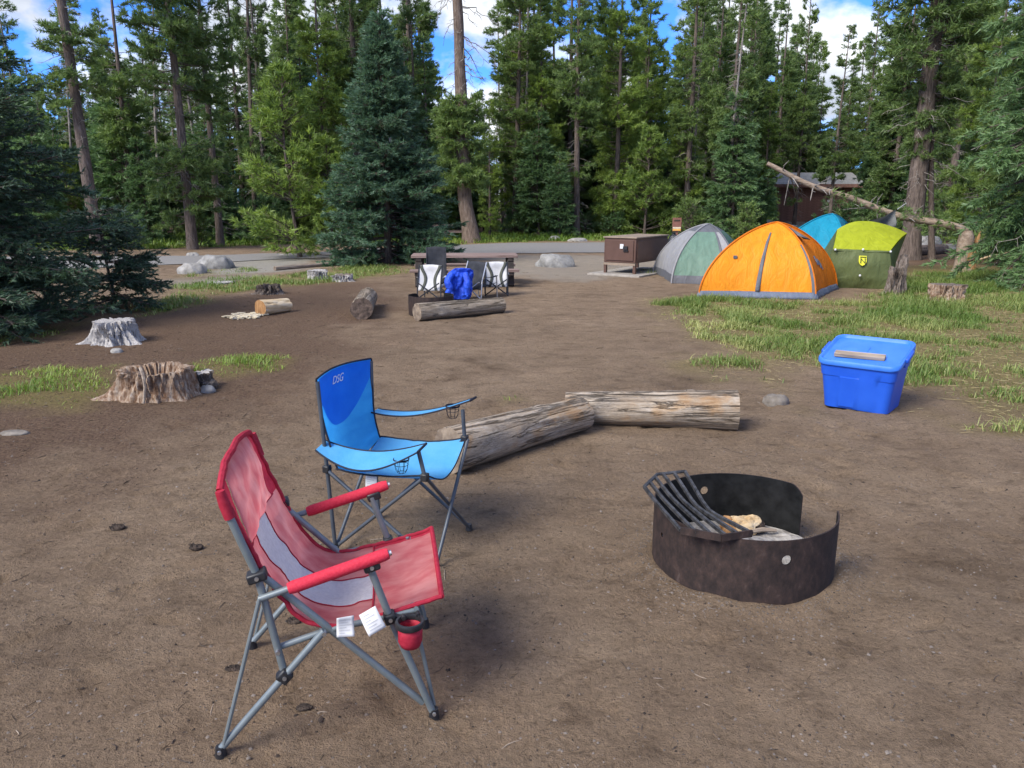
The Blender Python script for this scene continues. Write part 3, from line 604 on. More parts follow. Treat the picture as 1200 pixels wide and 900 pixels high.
# the one-off trees
t = plant(conifer(21, 15.0, 0.185, 9.5, 30, Lpine(1.0), **PINE, dead=52, dead_z=(0.22, 0.75), clump=1.8, dead_L=0.7, bark='bark', bend=0.10, tip=0.35), 'pine_tree', 'tall bare brown trunk with one tuft of foliage high up, left of the road boulders', 'tree', base(115, 297), 0.6, group='conifers standing beyond the road', tilt=(0, -0.02, 0))
t = thing('pine_tree', 'thick bent orange-grey trunk with a ring of foliage half way up, behind the picnic table', 'tree', (*base(553, 284), -0.02), 0.0, 'conifers standing beyond the road'); t.rotation_euler = (0, -0.03, 0)
c21 = conifer(27, 6.3, 0.15, 4.5, 34, lambda t: 1.0 - 0.3 * t, **{**PINE, 'e0': -20, 'e1': 10}, clump=0.3, bend=0.0)
t21 = [o for o in COL.objects if o.get('label', '').startswith('tall bare brown trunk')][0]
link('foliage_tuft', c21['crown'], t21); link('tuft_branches', c21['branches'], t21)
P22 = {**PINE, 'e0': -30, 'e1': 12, 'tl': 0.36, 'K': 12, 's0': 0.12}
c22 = conifer(23, 5.3, 0.30, 2.35, 190, lambda t: 1.10 - 0.25 * t, **P22, clump=0.3, bark='bark_l', bend=0.0, flare=1.5)
tm_ = trunk_mesh(14.0, 0.30, 22, 'bark_l', 0.14, flare=1.45, sides=18, tip=0.35)
for v_ in tm_.vertices: v_.co.x -= 0.30 * (1 - math.exp(-max(0.0, v_.co.z) / 1.4)) - 0.05 * math.sin(v_.co.z * 2.6) * math.exp(-v_.co.z / 3)
link('trunk', tm_, t)
for k_ in ('crown', 'branches'): link(k_, c22[k_], t).location = (-0.26, 0, 0)
r_ = np.random.default_rng(5); D, DL = limbs(r_, 46, 14, 4.8, lambda t: 0.7 + 0.9 * r_.random(len(t)), -8, -25, -0.35, 0, top_t=0.72, S=8)
D[:, 2:] += r_.normal(0, 0.05, D[:, 2:].shape) * DL[:, None, None]
b2, d2, l2 = twigs(r_, D, DL, 6, 0.34, 50, 0.3, -0.2); V1, F1 = tubes_np(D, (0.014 + 0.008 * DL)[:, None] * np.linspace(1, 0.25, 8)[None]); V2, F2 = tubes_np(np.stack([b2, b2 + d2 * l2[:, None]], 1), np.tile([[0.008, 0.004]], (len(b2), 1)))
link('dead_branches', npmesh('dead_branches', np.concatenate([V1, V2]), np.concatenate([F1, F2 + len(V1)]), ['deadwood']), t)

SPRUCE = dict(e0=-20, e1=30, curve=0.12, per_m=19, tl=0.38, ang=50, K=8, ln=0.098, wd=0.027, spread=0.85, tuft_step=0.075, up=-0.03, flat=0.3, s0=0.15)
t = plant(conifer(31, 6.15, 0.10, 0.02, 460, lambda t: 1.95 * (1 - t) ** 1.0 + 0.10, **SPRUCE, mat_n='needle_b', clump=0.12, zpow=1.25), 'spruce_tree', 'dense blue-green spruce standing by the road left of the picnic table', 'tree', base(455, 308), 0.3)
NEAR = dict(e0=-16, e1=22, curve=0.05, per_m=24, tl=0.42, ang=48, K=7, ln=0.068, wd=0.020, spread=0.9, tuft_step=0.055, up=-0.08, flat=0.35, s0=0.12)
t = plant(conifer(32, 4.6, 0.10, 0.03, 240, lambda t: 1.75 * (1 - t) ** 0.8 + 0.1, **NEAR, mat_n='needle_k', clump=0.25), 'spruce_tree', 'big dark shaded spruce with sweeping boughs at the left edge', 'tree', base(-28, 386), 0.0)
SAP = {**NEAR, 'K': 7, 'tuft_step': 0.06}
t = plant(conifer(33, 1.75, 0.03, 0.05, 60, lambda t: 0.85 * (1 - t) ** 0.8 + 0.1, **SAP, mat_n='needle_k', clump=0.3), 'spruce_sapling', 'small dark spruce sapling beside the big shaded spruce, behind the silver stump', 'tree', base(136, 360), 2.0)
RIGHT = dict(e0=-30, e1=5, curve=-0.10, per_m=15, tl=0.48, ang=48, K=8, ln=0.115, wd=0.029, spread=1.0, tuft_step=0.085, up=-0.12, flat=0.3, s0=0.15)
t = plant(conifer(34, 9.5, 0.16, 0.5, 260, lambda t: 1.95 * (1 - t) ** 0.55 + 0.2, **RIGHT, mat_n='needle_d', dead=50, dead_z=(0.03, 0.4), dead_L=1.2, clump=0.7), 'fir_tree', 'dark drooping fir with grey dead twigs at the right edge behind the grass', 'tree', base(1232, 334), 1.0)
t = plant(conifer(35, 7.0, 0.11, 0.3, 190, lambda t: 1.25 * (1 - t) ** 0.6 + 0.2, **RIGHT, mat_n='needle', dead=30, dead_z=(0.03, 0.35), clump=0.7), 'fir_tree', 'shaggy green fir between the snapped stump and the right edge', 'tree', base(1216, 312), 3.0)
t = plant(conifer(36, 13.0, 0.255, 3.6, 110, Lpine(1.3), **PINE, dead=120, dead_z=(0.12, 0.8), dead_L=0.85, clump=1.2, bend=0.05, tip=0.45), 'pine_tree', 'thick brown trunk with many grey dead limbs right of the green tent', 'tree', base(1066, 304), 1.7)

# the forest behind: individual trees, sparser in the two places where the photograph shows sky
kinds = ['dense_a', 'dense_b', 'dense_c', 'sparse_a', 'sparse_b', 'spire_a', 'spire_b']
HUT = (20.0, 52.0)
cnt = 0
fr = np.random.default_rng(77); placed = []
while cnt < 285:
    yy = 34.5 + 43 * fr.random() ** 1.35; xx = fr.uniform(-0.72, 0.72) * (yy + 3)
    px = 600 + FPX * xx / yy
    if any((xx - a) ** 2 + (yy - b) ** 2 < 1.4 ** 2 for a, b in placed): continue
    if 14.5 < xx < 25 and 40 < yy < 60: continue                       # the clearing of the hut
    if 880 < px < 1000 and yy < 58: continue
    gap = (505 < px < 590)
    thin = px < 330
    k = kinds[fr.integers(7)]
    if thin and fr.random() < 0.5: k = ['sparse_a', 'sparse_b', 'spire_a'][fr.integers(3)]
    s = fr.uniform(0.75, 1.1) * (0.55 if gap else 1.0) * (0.74 if thin else 1.0)
    placed.append((xx, yy)); cnt += 1
    plant(PROTO[k], 'pine_tree' if 's' != k[1] and 'spire' not in k else 'fir_tree', 'tall green conifer deep in the forest behind the campsite', 'tree', (xx, yy), fr.uniform(0, 6.28), (s, s, s * fr.uniform(0.9, 1.15)), 'conifers deep in the forest')
for k in range(90):
    yy = 33.5 + 20 * fr.random() ** 1.3; xx = fr.uniform(-0.70, 0.70) * (yy + 2)
    if 15.5 < xx < 23 and yy > 40: continue
    if abs(600 + FPX * xx / yy - 945) < 45: continue
    s = fr.uniform(0.55, 1.5)
    plant(PROTO['young' if fr.random() < 0.22 else 'sapling_dark'], 'young_conifer', 'young dark conifer filling the forest understorey', 'tree', (xx, yy), fr.uniform(0, 6.28), s, 'young conifers in the forest understorey')
for k in range(34):
    yy = fr.uniform(30.5, 44); xx = fr.uniform(-0.66, 0.66) * yy
    if 13 < xx < 23 or abs(600 + FPX * xx / yy - 548) < 34 or (yy < 33 and xx > -13) or (610 < 600 + FPX * xx / yy < 730): continue
    s = fr.uniform(0.8, 1.15); plant(PROTO['pole'], 'pine_tree', 'thin bare grey pine stem with dead side twigs among the forest conifers', 'tree', (xx, yy), fr.uniform(0, 6.28), (s, s, s), 'thin bare stems in the forest', (fr.normal(0, 0.03), fr.normal(0, 0.04)))
for k, (xx, yy, s) in enumerate(((-16.5, 27.5, 1.1), (-18.8, 29.0, 1.5), (-13.6, 29.5, 0.9), (-11.4, 30.5, 1.2), (-21.5, 28.0, 1.4), (-9.6, 31.5, 0.8), (-15.2, 31.0, 1.6), (-24, 30, 1.6), (-19.5, 32, 1.7))):
    plant(PROTO['sapling_dark'], 'young_conifer', 'young dark conifer at the far road edge on the left', 'tree', (xx, yy), k * 1.3, s, 'young conifers at the left road edge')
# low shrubs along the forest edge
bush = {}
for k, (m_, sd_) in enumerate((('needle', 51), ('needle_d', 52))):
    c_ = conifer(sd_, 0.9, 0.02, 0.02, 46, lambda t: 0.75 * (1 - 0.4 * t), e0=10, e1=60, curve=0.1, per_m=12, tl=0.22, ang=45, K=9, ln=0.10, wd=0.026, spread=1.1, tuft_step=0.08, mat_n=m_)
    bush[k] = {'foliage': c_['crown'], 'stems': c_['branches']}
for px, py in ((150, 292), (180, 286), (236, 290), (276, 283), (310, 284), (330, 286), (606, 277), (642, 278), (690, 276), (722, 277), (758, 274), (803, 280), (822, 276), (846, 280), (878, 282), (895, 279), (1105, 284), (1150, 305), (1010, 276), (975, 272)):
    plant(bush[random.randint(0, 1)], 'low_shrub', 'low green shrub growing along the forest edge', 'shrub', base(px, py), random.uniform(0, 6), random.uniform(0.8, 1.5), 'low shrubs at the forest edge')

# ------------------------------------------------------------------ hut in the forest
def oriented(p0, p1):
    p0, p1 = np.array(p0[:2], float), np.array(p1[:2], float); d = p1 - p0; return d, float(np.hypot(*d)), math.atan2(d[1], d[0])
hx, hy = 16.55, 50.0
hut = thing('hut', 'red-brown timber hut with a pale grey roof among the trees behind the tents', 'hut', (hx, hy, 0), R(-4))
m = MB(); HW, HD, HH = 4.7, 5.0, 2.45
m.box((HW / 2, 0.08, HH / 2), (HW, 0.12, HH)); m.box((0.06, HD / 2, HH / 2), (0.12, HD - 0.2, HH)); m.box((HW - 0.06, HD / 2, HH / 2), (0.12, HD - 0.2, HH)); m.box((HW / 2, HD - 0.06, HH / 2), (HW, 0.12, HH))
m.build('wall', 'hutwall', hut)
sm = MB().bar((0.01, -0.012, 0), (3.02, -0.012, 0), 0.05, 0.15).mesh('board', 'hutwall')
for i in range(14):
    o = link('board', sm, hut); o.location = (0, 0, 0.38 + i * 0.158)
sm2 = MB().bar((4.22, -0.012, 0), (4.68, -0.012, 0), 0.05, 0.15).mesh('board', 'hutwall')
for i in range(14):
    o = link('board', sm2, hut); o.location = (0, 0, 0.38 + i * 0.158)
MB().box((HW / 2, -0.03, 0.14), (HW + 0.1, 0.22, 0.28)).build('plinth', 'concrete', hut, bevel=0.02)
m = MB()
for s in (-1, 1):
    y0_, y1_ = HD / 2, HD / 2 + s * (HD / 2 + 0.4)
    m.add([(-0.7, y0_, HH + 0.85), (HW + 0.7, y0_, HH + 0.85), (HW + 0.7, y1_, HH + 0.05), (-0.7, y1_, HH + 0.05)], [(0, 1, 2, 3)])
m.build('roof', 'hutroof', hut, smooth=False, solid=0.10)
MB().box((HW / 2, -0.42, HH + 0.02), (HW + 1.4, 0.06, 0.20)).build('fascia', 'hutwall', hut)
dr = MB().box((3.62, -0.03, 1.25), (1.05, 0.08, 2.05)).build('door', 'hutdoor', hut, bevel=0.01)
MB().box((3.27, -0.085, 1.55), (0.17, 0.02, 0.13)).build('door_sign', 'paper', dr)
MB().box((4.07, -0.09, 1.2), (0.05, 0.05, 0.12)).build('handle', 'black', dr)
for x_ in (3.06, 4.18): MB().box((x_, -0.03, 1.3), (0.09, 0.11, 2.1)).build('door_frame', 'hutwall', dr)

# ------------------------------------------------------------------ snapped tree
sx, sy = base(1128, 318)
snp = thing('snapped_tree', 'snapped tree with an orange splintered stump and its long trunk leaning left across the tents', 'fallen tree', (sx, sy, 0))
def rough_tube(m, pts, rad, sides, seed, amp=0.15, freq=3.0, cap=True, mi=0):
    o = len(m.v); m.tube(pts, rad, sides, mi, cap); V = np.array(m.v[o:]); c = np.repeat(np.array([list(p) for p in pts], float), sides, 0)
    n_ = len(pts) * sides; d = V[:n_] - c; k = np.tile(np.arange(sides), len(pts)); s = np.repeat(np.arange(len(pts)), sides)
    f = 1 + (fbm(np.cos(k * 2 * np.pi / sides) * freq * 0.5 + s * 0.13 + seed, np.sin(k * 2 * np.pi / sides) * freq * 0.5 + s * 0.21, seed, 3) - 0.5) * 2 * amp
    V[:n_] = c + d * f[:, None]; m.v[o:] = [tuple(p) for p in V]
def lin(a, b, n): return [tuple(np.array(a, float) * (1 - i / n) + np.array(b, float) * i / n) for i in range(n + 1)]
m = MB(); rough_tube(m, lin((0, 0, -0.05), (-0.02, 0, 0.93), 10), [0.26, 0.22, 0.20, 0.19, 0.185, 0.18, 0.18, 0.175, 0.17, 0.15, 0.11], 16, 3, 0.10); m.build('stump', 'bark_p', snp)
for i in range(13):
    an = -2.2 + i * 0.24; rr = 0.165; hgt = random.uniform(0.45, 0.95)
    m = MB(); p = (rr * math.cos(an) + 0.06, rr * math.sin(an), 0.06)
    m.tube([p, (p[0] * 1.02, p[1] * 1.02, hgt * 0.6), (p[0] * 1.1 + random.uniform(-.02, .05), p[1] * 1.1, hgt)], [0.050, 0.042, 0.006], 5)
    m.build('splinter', 'splinter', snp)
tip = PY(899, 193, sy + 0.9); p1 = np.array(tip) - np.array([sx, sy, 0]); p0 = np.array([-0.03, 0.0, 0.93])
cv = [tuple(p0 * (1 - s) + p1 * s + np.array([0, 0, 0.16 * math.sin(math.pi * s) * -1 + 0.03 * math.sin(s * 14)])) for s in np.linspace(0, 1, 26)]
m = MB(); rough_tube(m, cv, [0.095 - 0.045 * i / 25 for i in range(26)], 12, 8, 0.12); ft = m.build('fallen_trunk', 'bark_p', snp)
rr_ = np.random.default_rng(12)
for i in range(16):
    s = rr_.uniform(0.08, 0.98); q = np.array(cv[int(s * 25)]); d = np.array([rr_.normal(0, 0.5), rr_.normal(-0.2, 0.6), rr_.normal(0.1, 0.5)]); d /= np.linalg.norm(d); ln = rr_.uniform(0.25, 0.9)
    m = MB(); m.tube([tuple(q), tuple(q + d * ln * 0.5 + np.array([0, 0, -0.03])), tuple(q + d * ln + np.array([0, 0, -0.10]))], [0.020, 0.013, 0.005], 5)
    m.tube([tuple(q + d * ln * 0.5), tuple(q + d * ln * 0.8 + np.array([0.12, 0.05, 0.05]))], [0.010, 0.004], 4, cap=False); m.build('dead_branch', 'deadwood', snp)
m = MB(); m.tube([(0.12, -0.1, 0.22), (0.45, -0.2, 0.36), (0.86, -0.3, 0.46)], [0.03, 0.022, 0.010], 6); m.build('broken_limb', 'peeled', snp)
tb = []; ta = []
for i in range(9):
    s = (0.10, 0.26, 0.27, 0.33, 0.34, 0.45, 0.58, 0.60, 0.15)[i]; q = np.array(cv[int(s * 25)])
    for k in range(16): tb.append(q + rr_.normal(0, 0.14, 3) + np.array([0, -0.05, 0.0])); ta.append(rr_.normal(0, 1, 3) + np.array([0, 0, -0.3]))
V, F_, ti = needles(np.array(tb), np.array(ta), 9, 0.13, 0.022, 1.0, 0.08, rr_)
link('foliage', npmesh('foliage', V, F_, ['needle'], tint=ti), snp)

# ------------------------------------------------------------------ tents
def wr(x, y, s): return float(fbm(np.array([x]), np.array([y]), s, 3)[0] - 0.5)
class Dome:
    """four-cornered dome tent; u in 0..4 runs round the corners, t from floor (0) to the top (1)"""
    def __init__(s, name, label, corners, apex, H, hollow=0.45, group=None, seed=0, pw=1.9, flat=1.5):
        s.c = [np.array(p[:2], float) for p in corners]; s.a = np.array(apex[:2], float); s.H = H; s.h = hollow; s.seed = seed; s.pw = pw; s.fl = flat
        s.root = thing(name, label, 'tent', (*s.a, 0), 0, group)
    def P(s, u, t, off=0.0):
        k = int(min(u, 3.9999)) if u >= 0 else 0; f = u - k; A, B = s.c[k], s.c[(k + 1) % 4]
        b = A * (1 - f) + B * f - s.a; m = 4 * f * (1 - f)
        b = b * (1 - 0.05 * m)
        ph = t * math.pi / 2
        zf = math.sin(ph); ridge = max(0.0, 1 - zf ** s.pw) ** (1 / s.fl); pan = 1 - t
        rho = ridge * (1 - s.h * m) + (pan * 0.55 + ridge * 0.45) * s.h * m
        z = s.H * zf
        wv = wr(u * 5 + s.seed, t * 4, s.seed) * 0.09 * m + wr(u * 15 + t * 6 + s.seed, t * 5, s.seed + 5) * 0.055 * m
        nb = b / (np.linalg.norm(b) + 1e-9)
        p = b * rho + nb * (off * math.cos(ph) + wv * (1 - t * 0.6)); return (p[0], p[1], z + off * math.sin(ph))
    def panel(s, u0, u1, t0, t1, mt, name='panel', parent=None, off=0.0, nu=26, nv=22):
        return MB().grid(lambda a, b: s.P(u0 + (u1 - u0) * a, t0 + (t1 - t0) * b, off), nu, nv).build(name, mt, parent or s.root, angle=60)
    def sleeve(s, u, t0, t1, r, mt, name='pole_sleeve', off=0.008):
        return MB().tube([s.P(u, t0 + (t1 - t0) * i / 26, off) for i in range(27)], r, 7).build(name, mt, s.root)
    def strip(s, u, w, t0, t1, mt, name='zipper', off=0.014, du=0.0):
        return MB().grid(lambda a, b: s.P(u + du * b + (a - 0.5) * w, t0 + (t1 - t0) * b, off), 3, 24).build(name, mt, s.root, solid=0.01)
    def skirt(s, mt, h=0.06, out=0.03):
        for k in range(4):
            MB().grid(lambda a, b: s.P(k + a, 0.055 * (1 - b) if b < 1 else 0.0, 0.012 + out * b), 24, 3).build('skirt', mt, s.root, solid=0.006)

V2 = lambda px, py: np.array(base(px, py))
# orange
fl, f_r, br = V2(819, 348), V2(955, 350.5), V2(980, 339); bl = fl + (br - f_r) * 1.15
ac = (fl + f_r + br + bl) / 4; hO = PY(905, 261, ac[1])[2]
D_ = Dome('orange_tent', 'bright orange dome tent with a blue-grey groundsheet and a dark zip', [fl, f_r, br, bl], ac, hO, 0.30, seed=3, group='tents pitched beside the meadow')
for k in range(4): D_.panel(k, k + 1, 0.05, 1.0, 'orange' if k != 1 else 'orange_d')  # shade of the right panel is painted in by the darker orange
D_.skirt('skirt', out=0.05)
for u in (0.001, 1.0, 2.0, 3.0): D_.sleeve(u, 0.02, 0.99, 0.016, 'orange_d')
D_.strip(0.50, 0.040, 0.05, 0.66, 'dgrey'); D_.strip(0.985, 0.03, 0.0, 0.50, 'dgrey', 'seam_tape')
m = MB(); q = np.array(D_.P(1.30, 0.56, 0.05)); e1 = np.array(D_.P(1.12, 0.60, 0.03)); e2 = np.array(D_.P(1.42, 0.55, 0.03)); e3 = np.array(D_.P(1.15, 0.76, 0.02)); hd = (e1 + e2) / 2 + np.array([0.10, -0.16, -0.03])
m.add([e1, e2, e3, hd], [(0, 3, 2), (3, 1, 2)]); m.build('vent_hood', 'dgrey', D_.root, solid=0.01)
for (u, t0, t1) in ((1.40, 0.30, 0.36), (1.46, 0.27, 0.33), (1.52, 0.24, 0.31), (1.58, 0.22, 0.28)): D_.strip(u, 0.045, t0, t1, 'skirt', 'printed_mark', du=0.02)
for (u, t) in ((0.18, 0.36),): MB().box(D_.P(u, t, 0.02), (0.06, 0.03, 0.05)).build('guy_loop', 'dgrey', D_.root)
# grey and green
Lc, N_, R_, B_ = V2(766, 320), V2(787, 332), V2(864, 335), V2(872, 321)
ac = np.array([(N_[0] + R_[0] + Lc[0] + B_[0]) / 4 + 0.10, (N_[1] + R_[1] + Lc[1] + B_[1]) / 4]); hG = PY(838, 263, ac[1])[2]
D_ = Dome('green_tent', 'grey and sage green dome tent with a dark cap beside the brown locker', [N_, R_, B_, Lc], ac, hG, 0.20, group='tents pitched beside the meadow', seed=8)
D_.panel(0, 0.80, 0.09, 0.68, 'sage'); D_.panel(0.80, 1, 0.09, 0.68, 'lgrey'); D_.panel(1, 2, 0.09, 0.68, 'sage'); D_.panel(2, 3, 0.09, 0.68, 'lgrey'); D_.panel(3, 4, 0.09, 0.68, 'lgrey')
for k in range(4): D_.panel(k, k + 1, 0.68, 1.0, 'dgrey', 'cap', nu=12, nv=8); D_.panel(k, k + 1, 0.0, 0.09, 'dgrey', 'groundsheet', nu=16, nv=3)
D_.sleeve(0.002, 0.0, 0.97, 0.018, 'lgrey'); D_.sleeve(3.0, 0, 0.97, 0.018, 'lgrey'); D_.strip(0.80, 0.05, 0.30, 0.92, 'dgrey', 'seam_tape', du=0.0); D_.sleeve(1.0, 0, 0.97, 0.018, 'dgrey')
# turquoise
c = [V2(915, 338) + [0, 1.4], V2(1022, 338) + [0, 1.0], V2(1040, 325) + [0, 1.0], V2(935, 325) + [0, 1.5]]
ac = sum(c) / 4; ac[0] = PY(975, 252, ac[1])[0]; hB = PY(975, 251, ac[1])[2]
D_ = Dome('turquoise_tent', 'turquoise tent standing between the orange tent and the lime green tent', c, ac, hB, 0.55, seed=14, group='tents pitched beside the meadow', pw=1.6)
for k in range(4): D_.panel(k, k + 1, 0, 1, 'cyan')
for u in (0.001, 1.0, 2.0, 3.0): D_.sleeve(u, 0, 1, 0.014, 'cyan')
# lime and olive: box-shaped tent, patches between real corner points
def patch(a, b, c_, d, bulge, nv_, seed=0, n=18, wam=0.03):
    a, b, c_, d = (np.array(p, float) for p in (a, b, c_, d)); nv_ = np.array(nv_, float)
    def fn(u, v):
        p = a * (1 - u) * (1 - v) + b * u * (1 - v) + c_ * u * v + d * (1 - u) * v
        return p + nv_ * (bulge * 16 * u * (1 - u) * v * (1 - v) / 2 + wr(u * 5 + seed, v * 4, seed) * wam * 4 * u * (1 - u) + wr(u * 14 + seed, v * 3, seed + 3) * wam * 0.6 * 4 * u * (1 - u))
    return MB().grid(fn, n, n)
og = base(1005, 338)
lt = thing('lime_tent', 'lime and olive green tent with a yellow shield badge behind the orange tent', 'tent', (*og, 0), 0, 'tents pitched beside the meadow')
O3 = np.array([*og, 0.0])
def LP(px, py, y): return np.array(PY(px, py, y)) - O3
Yf = og[1]
BL = LP(957, 338, Yf + 0.2); BL[2] = 0; BR = LP(1046, 341, Yf - 0.15); BR[2] = 0
HL = LP(976.5, 291.5, Yf + 0.1); HR = LP(1043, 294, Yf - 0.05); RL = LP(981, 269, Yf + 0.55); RA = LP(1016, 259, Yf + 0.8); RT = LP(1063, 273, Yf + 0.75)
FB = np.array([BR[0] + 0.62, BR[1] + 1.5, 0]); FL_ = np.array([BL[0] + 0.5, BL[1] + 1.9, 0]); RB = RL + np.array([0.35, 1.5, -0.25])
patch(BL, BR, HR, HL, 0.24, (0, -1, 0.15), 3, wam=0.075).build('front_panel', 'olive', lt)
m = MB()
def roof(u, v):
    p = HL * (1 - u) * (1 - v) + HR * u * (1 - v)
    top = RL * (1 - u) ** 2 + 2 * u * (1 - u) * (2 * RA - (RL + RT) / 2) + RT * u * u
    p = p + top * v; return p + np.array([0, -0.25, 0.5]) * (0.10 * math.sin(math.pi * v) + wr(u * 9, v * 3, 4) * 0.03)
m.grid(roof, 22, 16).build('roof_panel', 'lime', lt, angle=60)
patch(BR, FB, RT + np.array([0, 0.02, -0.02]), HR + np.array([0.002, 0, 0]), 0.05, (1, -0.3, 0), 6).build('side_panel', 'olive', lt)
patch(FL_, BL, HL, RL, 0.06, (-1, 0, 0), 7).build('side_panel', 'olive', lt)
patch(FB, FL_, RL, RT, 0.15, (0, 1, 0.2), 9).build('rear_panel', 'lime', lt)
m = MB(); m.tube([tuple(HL * (1 - s) + HR * s + np.array([0, -0.02, -0.02 - 0.02 * math.sin(math.pi * s)])) for s in np.linspace(0, 1, 12)], 0.012, 6).build('hem', 'olive', lt)
def on_front(u, v, off=0.03):
    p = BL * (1 - u) * (1 - v) + BR * u * (1 - v) + HR * u * v + HL * (1 - u) * v
    return p + np.array([0, -1, 0.15]) * (0.24 * 8 * u * (1 - u) * v * (1 - v) + off + 0.02)
for u, v in ((0.02, 0.97), (0.5, 1.0), (0.98, 0.97), (0.49, 0.32)): MB().lathe([(0.001, 0.022), (0.016, 0.016), (0.022, 0), (0.016, -0.016)], 10, tuple(on_front(u, v, 0.045))).build('toggle', 'paper', lt)
cu, cv_ = 0.495, 0.70; hw, hh = 0.10, 0.155
sh = [(-1, 1), (1, 1), (1, -0.1), (0.85, -0.45), (0.5, -0.8), (0, -1), (-0.5, -0.8), (-0.85, -0.45), (-1, -0.1)]
m = MB(); m.add([on_front(cu + x * hw * 0.62, cv_ + y * hh * 0.85) for x, y in sh], [tuple(range(len(sh)))]); bd = m.build('badge', 'badge', lt, smooth=False, solid=0.006)
m = MB()
for (xa, ya, xb, yb) in ((-0.55, -0.45, -0.55, 0.55), (0.55, -0.45, 0.55, 0.55), (-0.55, 0.45, 0.55, -0.45), (-0.8, 0.78, 0.8, 0.78)): m.bar(on_front(cu + xa * hw * 0.62, cv_ + ya * hh * 0.85, 0.04), on_front(cu + xb * hw * 0.62, cv_ + yb * hh * 0.85, 0.04), 0.008, 0.022, up=(0, 1, 0))
m.build('emblem', 'olive', bd)
# tarp strung behind
cpt = [PY(899, 257, 17.3), PY(955, 266, 16.9), PY(1006, 262, 16.9), PY(1052, 245, 17.6)]
tc_ = np.array(cpt[1]) * [1, 1, 0]; tp = thing('tarp', 'slack grey tarp strung between trees behind the turquoise tent', 'tarp', tuple(tc_))
lo_ = [np.array(PY(903, 268, 17.6)), np.array(PY(955, 275, 17.4)), np.array(PY(1010, 276, 17.2)), np.array(PY(1046, 270, 17.5))]
def tpf(u, v):
    x = u * 3; k = min(int(x), 2); f = x - k
    a = np.array(cpt[k]) * (1 - f) + np.array(cpt[k + 1]) * f; b = lo_[k] * (1 - f) + lo_[k + 1] * f
    return a * (1 - v) + b * v - tc_ + np.array([0, 0.10 * math.sin(v * 5 + u * 14) + wr(u * 9, v * 3, 4) * 0.15, -0.03 * math.sin(u * 9)])
MB().grid(tpf, 36, 10).build('sheet', 'tarp', tp, angle=60)
m = MB(); m.tube([tuple(np.array(cpt[3]) - tc_), tuple(np.array(PY(1062, 238, 18.6)) - tc_)], 0.008, 5); m.build('guy_rope', 'paper', tp)

# ------------------------------------------------------------------ food locker
Lb, Mb, Rb = V2(714, 320.5), V2(744, 323.5), V2(781, 317)
dx, wl, a1 = oriented(Mb, Rb); dy, dl, a2 = oriented(Mb, Lb)
bx = thing('food_locker', 'brown steel food locker on four legs beside the green tent', 'storage locker', (*Mb, 0), a1)
dl = min(dl, 0.9); zt = 0.80; zb = 0.27
m = MB(); m.box((wl / 2, dl / 2, (zt + zb) / 2), (wl, dl, zt - zb)); m.build('body', 'brown', bx, bevel=0.012)
for x_, y_ in ((0.03, 0.03), (wl - 0.03, 0.03), (0.03, dl - 0.03), (wl - 0.03, dl - 0.03)): MB().box((x_, y_, zb / 2 - 0.02), (0.06, 0.06, zb + 0.03)).build('leg', 'brown', bx)
MB().box((wl / 2, dl / 2, zt + 0.018), (wl + 0.05, dl + 0.05, 0.03)).build('lid', 'brown_l', bx, bevel=0.006)
d = MB().box((-0.012, dl / 2, (zt + zb) / 2 + 0.005), (0.02, dl - 0.10, zt - zb - 0.09)).build('door', 'brown', bx, bevel=0.005)
MB().box((-0.028, dl * 0.42, 0.63), (0.02, 0.085, 0.10)).build('notice', 'paper', d); MB().box((-0.04, dl * 0.30, 0.60), (0.04, 0.10, 0.07)).build('latch', 'black', d); MB().box((-0.035, dl * 0.29, 0.535), (0.04, 0.12, 0.022)).build('latch_bar', 'black', d)
MB().box((0.01, dl / 2, zb - 0.03), (0.05, dl, 0.05)).build('rail', 'brown_l', bx)
MB().box((wl / 2, -0.008, (zt + zb) / 2), (wl - 0.12, 0.014, zt - zb - 0.10)).build('side_panel', 'brown', bx, bevel=0.004)
pd = MB().box((0, 0, 0), (wl + 0.5, dl + 0.5, 0.05)).build('concrete_pad', 'concrete', None, bevel=0.01); pd.location = (*(Mb + (Rb - Mb) / 2 + (Lb - Mb) / 2 - 0.1), 0.012); pd.rotation_euler = (0, 0, a1); tag(pd, 'thin concrete pad under the brown food locker', 'pad')

# ------------------------------------------------------------------ site sign, far table, boulders
sp = base(792, 286)
sg = thing('site_sign', 'brown site sign post with an orange and cream strip behind the food locker', 'sign', (*sp, 0), R(-8))
MB().box((0, 0, 0.45), (0.11, 0.11, 0.92)).build('post', 'signwood', sg, bevel=0.01)
b = MB().box((0, -0.075, 0.72), (0.33, 0.035, 0.50)).build('board', 'signwood', sg, bevel=0.008)
MB().box((0, -0.097, 0.60), (0.29, 0.012, 0.06)).build('strip', 'chips', b); MB().box((0, -0.097, 0.53), (0.29, 0.012, 0.06)).build('strip', 'signyellow', b); MB().box((0, -0.097, 0.87), (0.22, 0.012, 0.05)).build('strip', 'clod', b)
p = base(789, 292)
bag = MB().lathe([(0.02, 0.0), (0.20, 0.01), (0.27, 0.14), (0.25, 0.32), (0.16, 0.44), (0.06, 0.50), (0.09, 0.56)], 22)
bag.v = [(x * (1 + wr(x * 5, z * 5, 3) * 0.5), y * (1 + wr(y * 5, z * 5, 6) * 0.5), z) for x, y, z in bag.v]
bo = bag.build('rubbish_bag', 'bagblack', None); bo.location = (*p, 0); bo.scale = (0.9, 0.9, 1.0); tag(bo, 'black plastic bag on the ground below the brown site sign', 'bag')

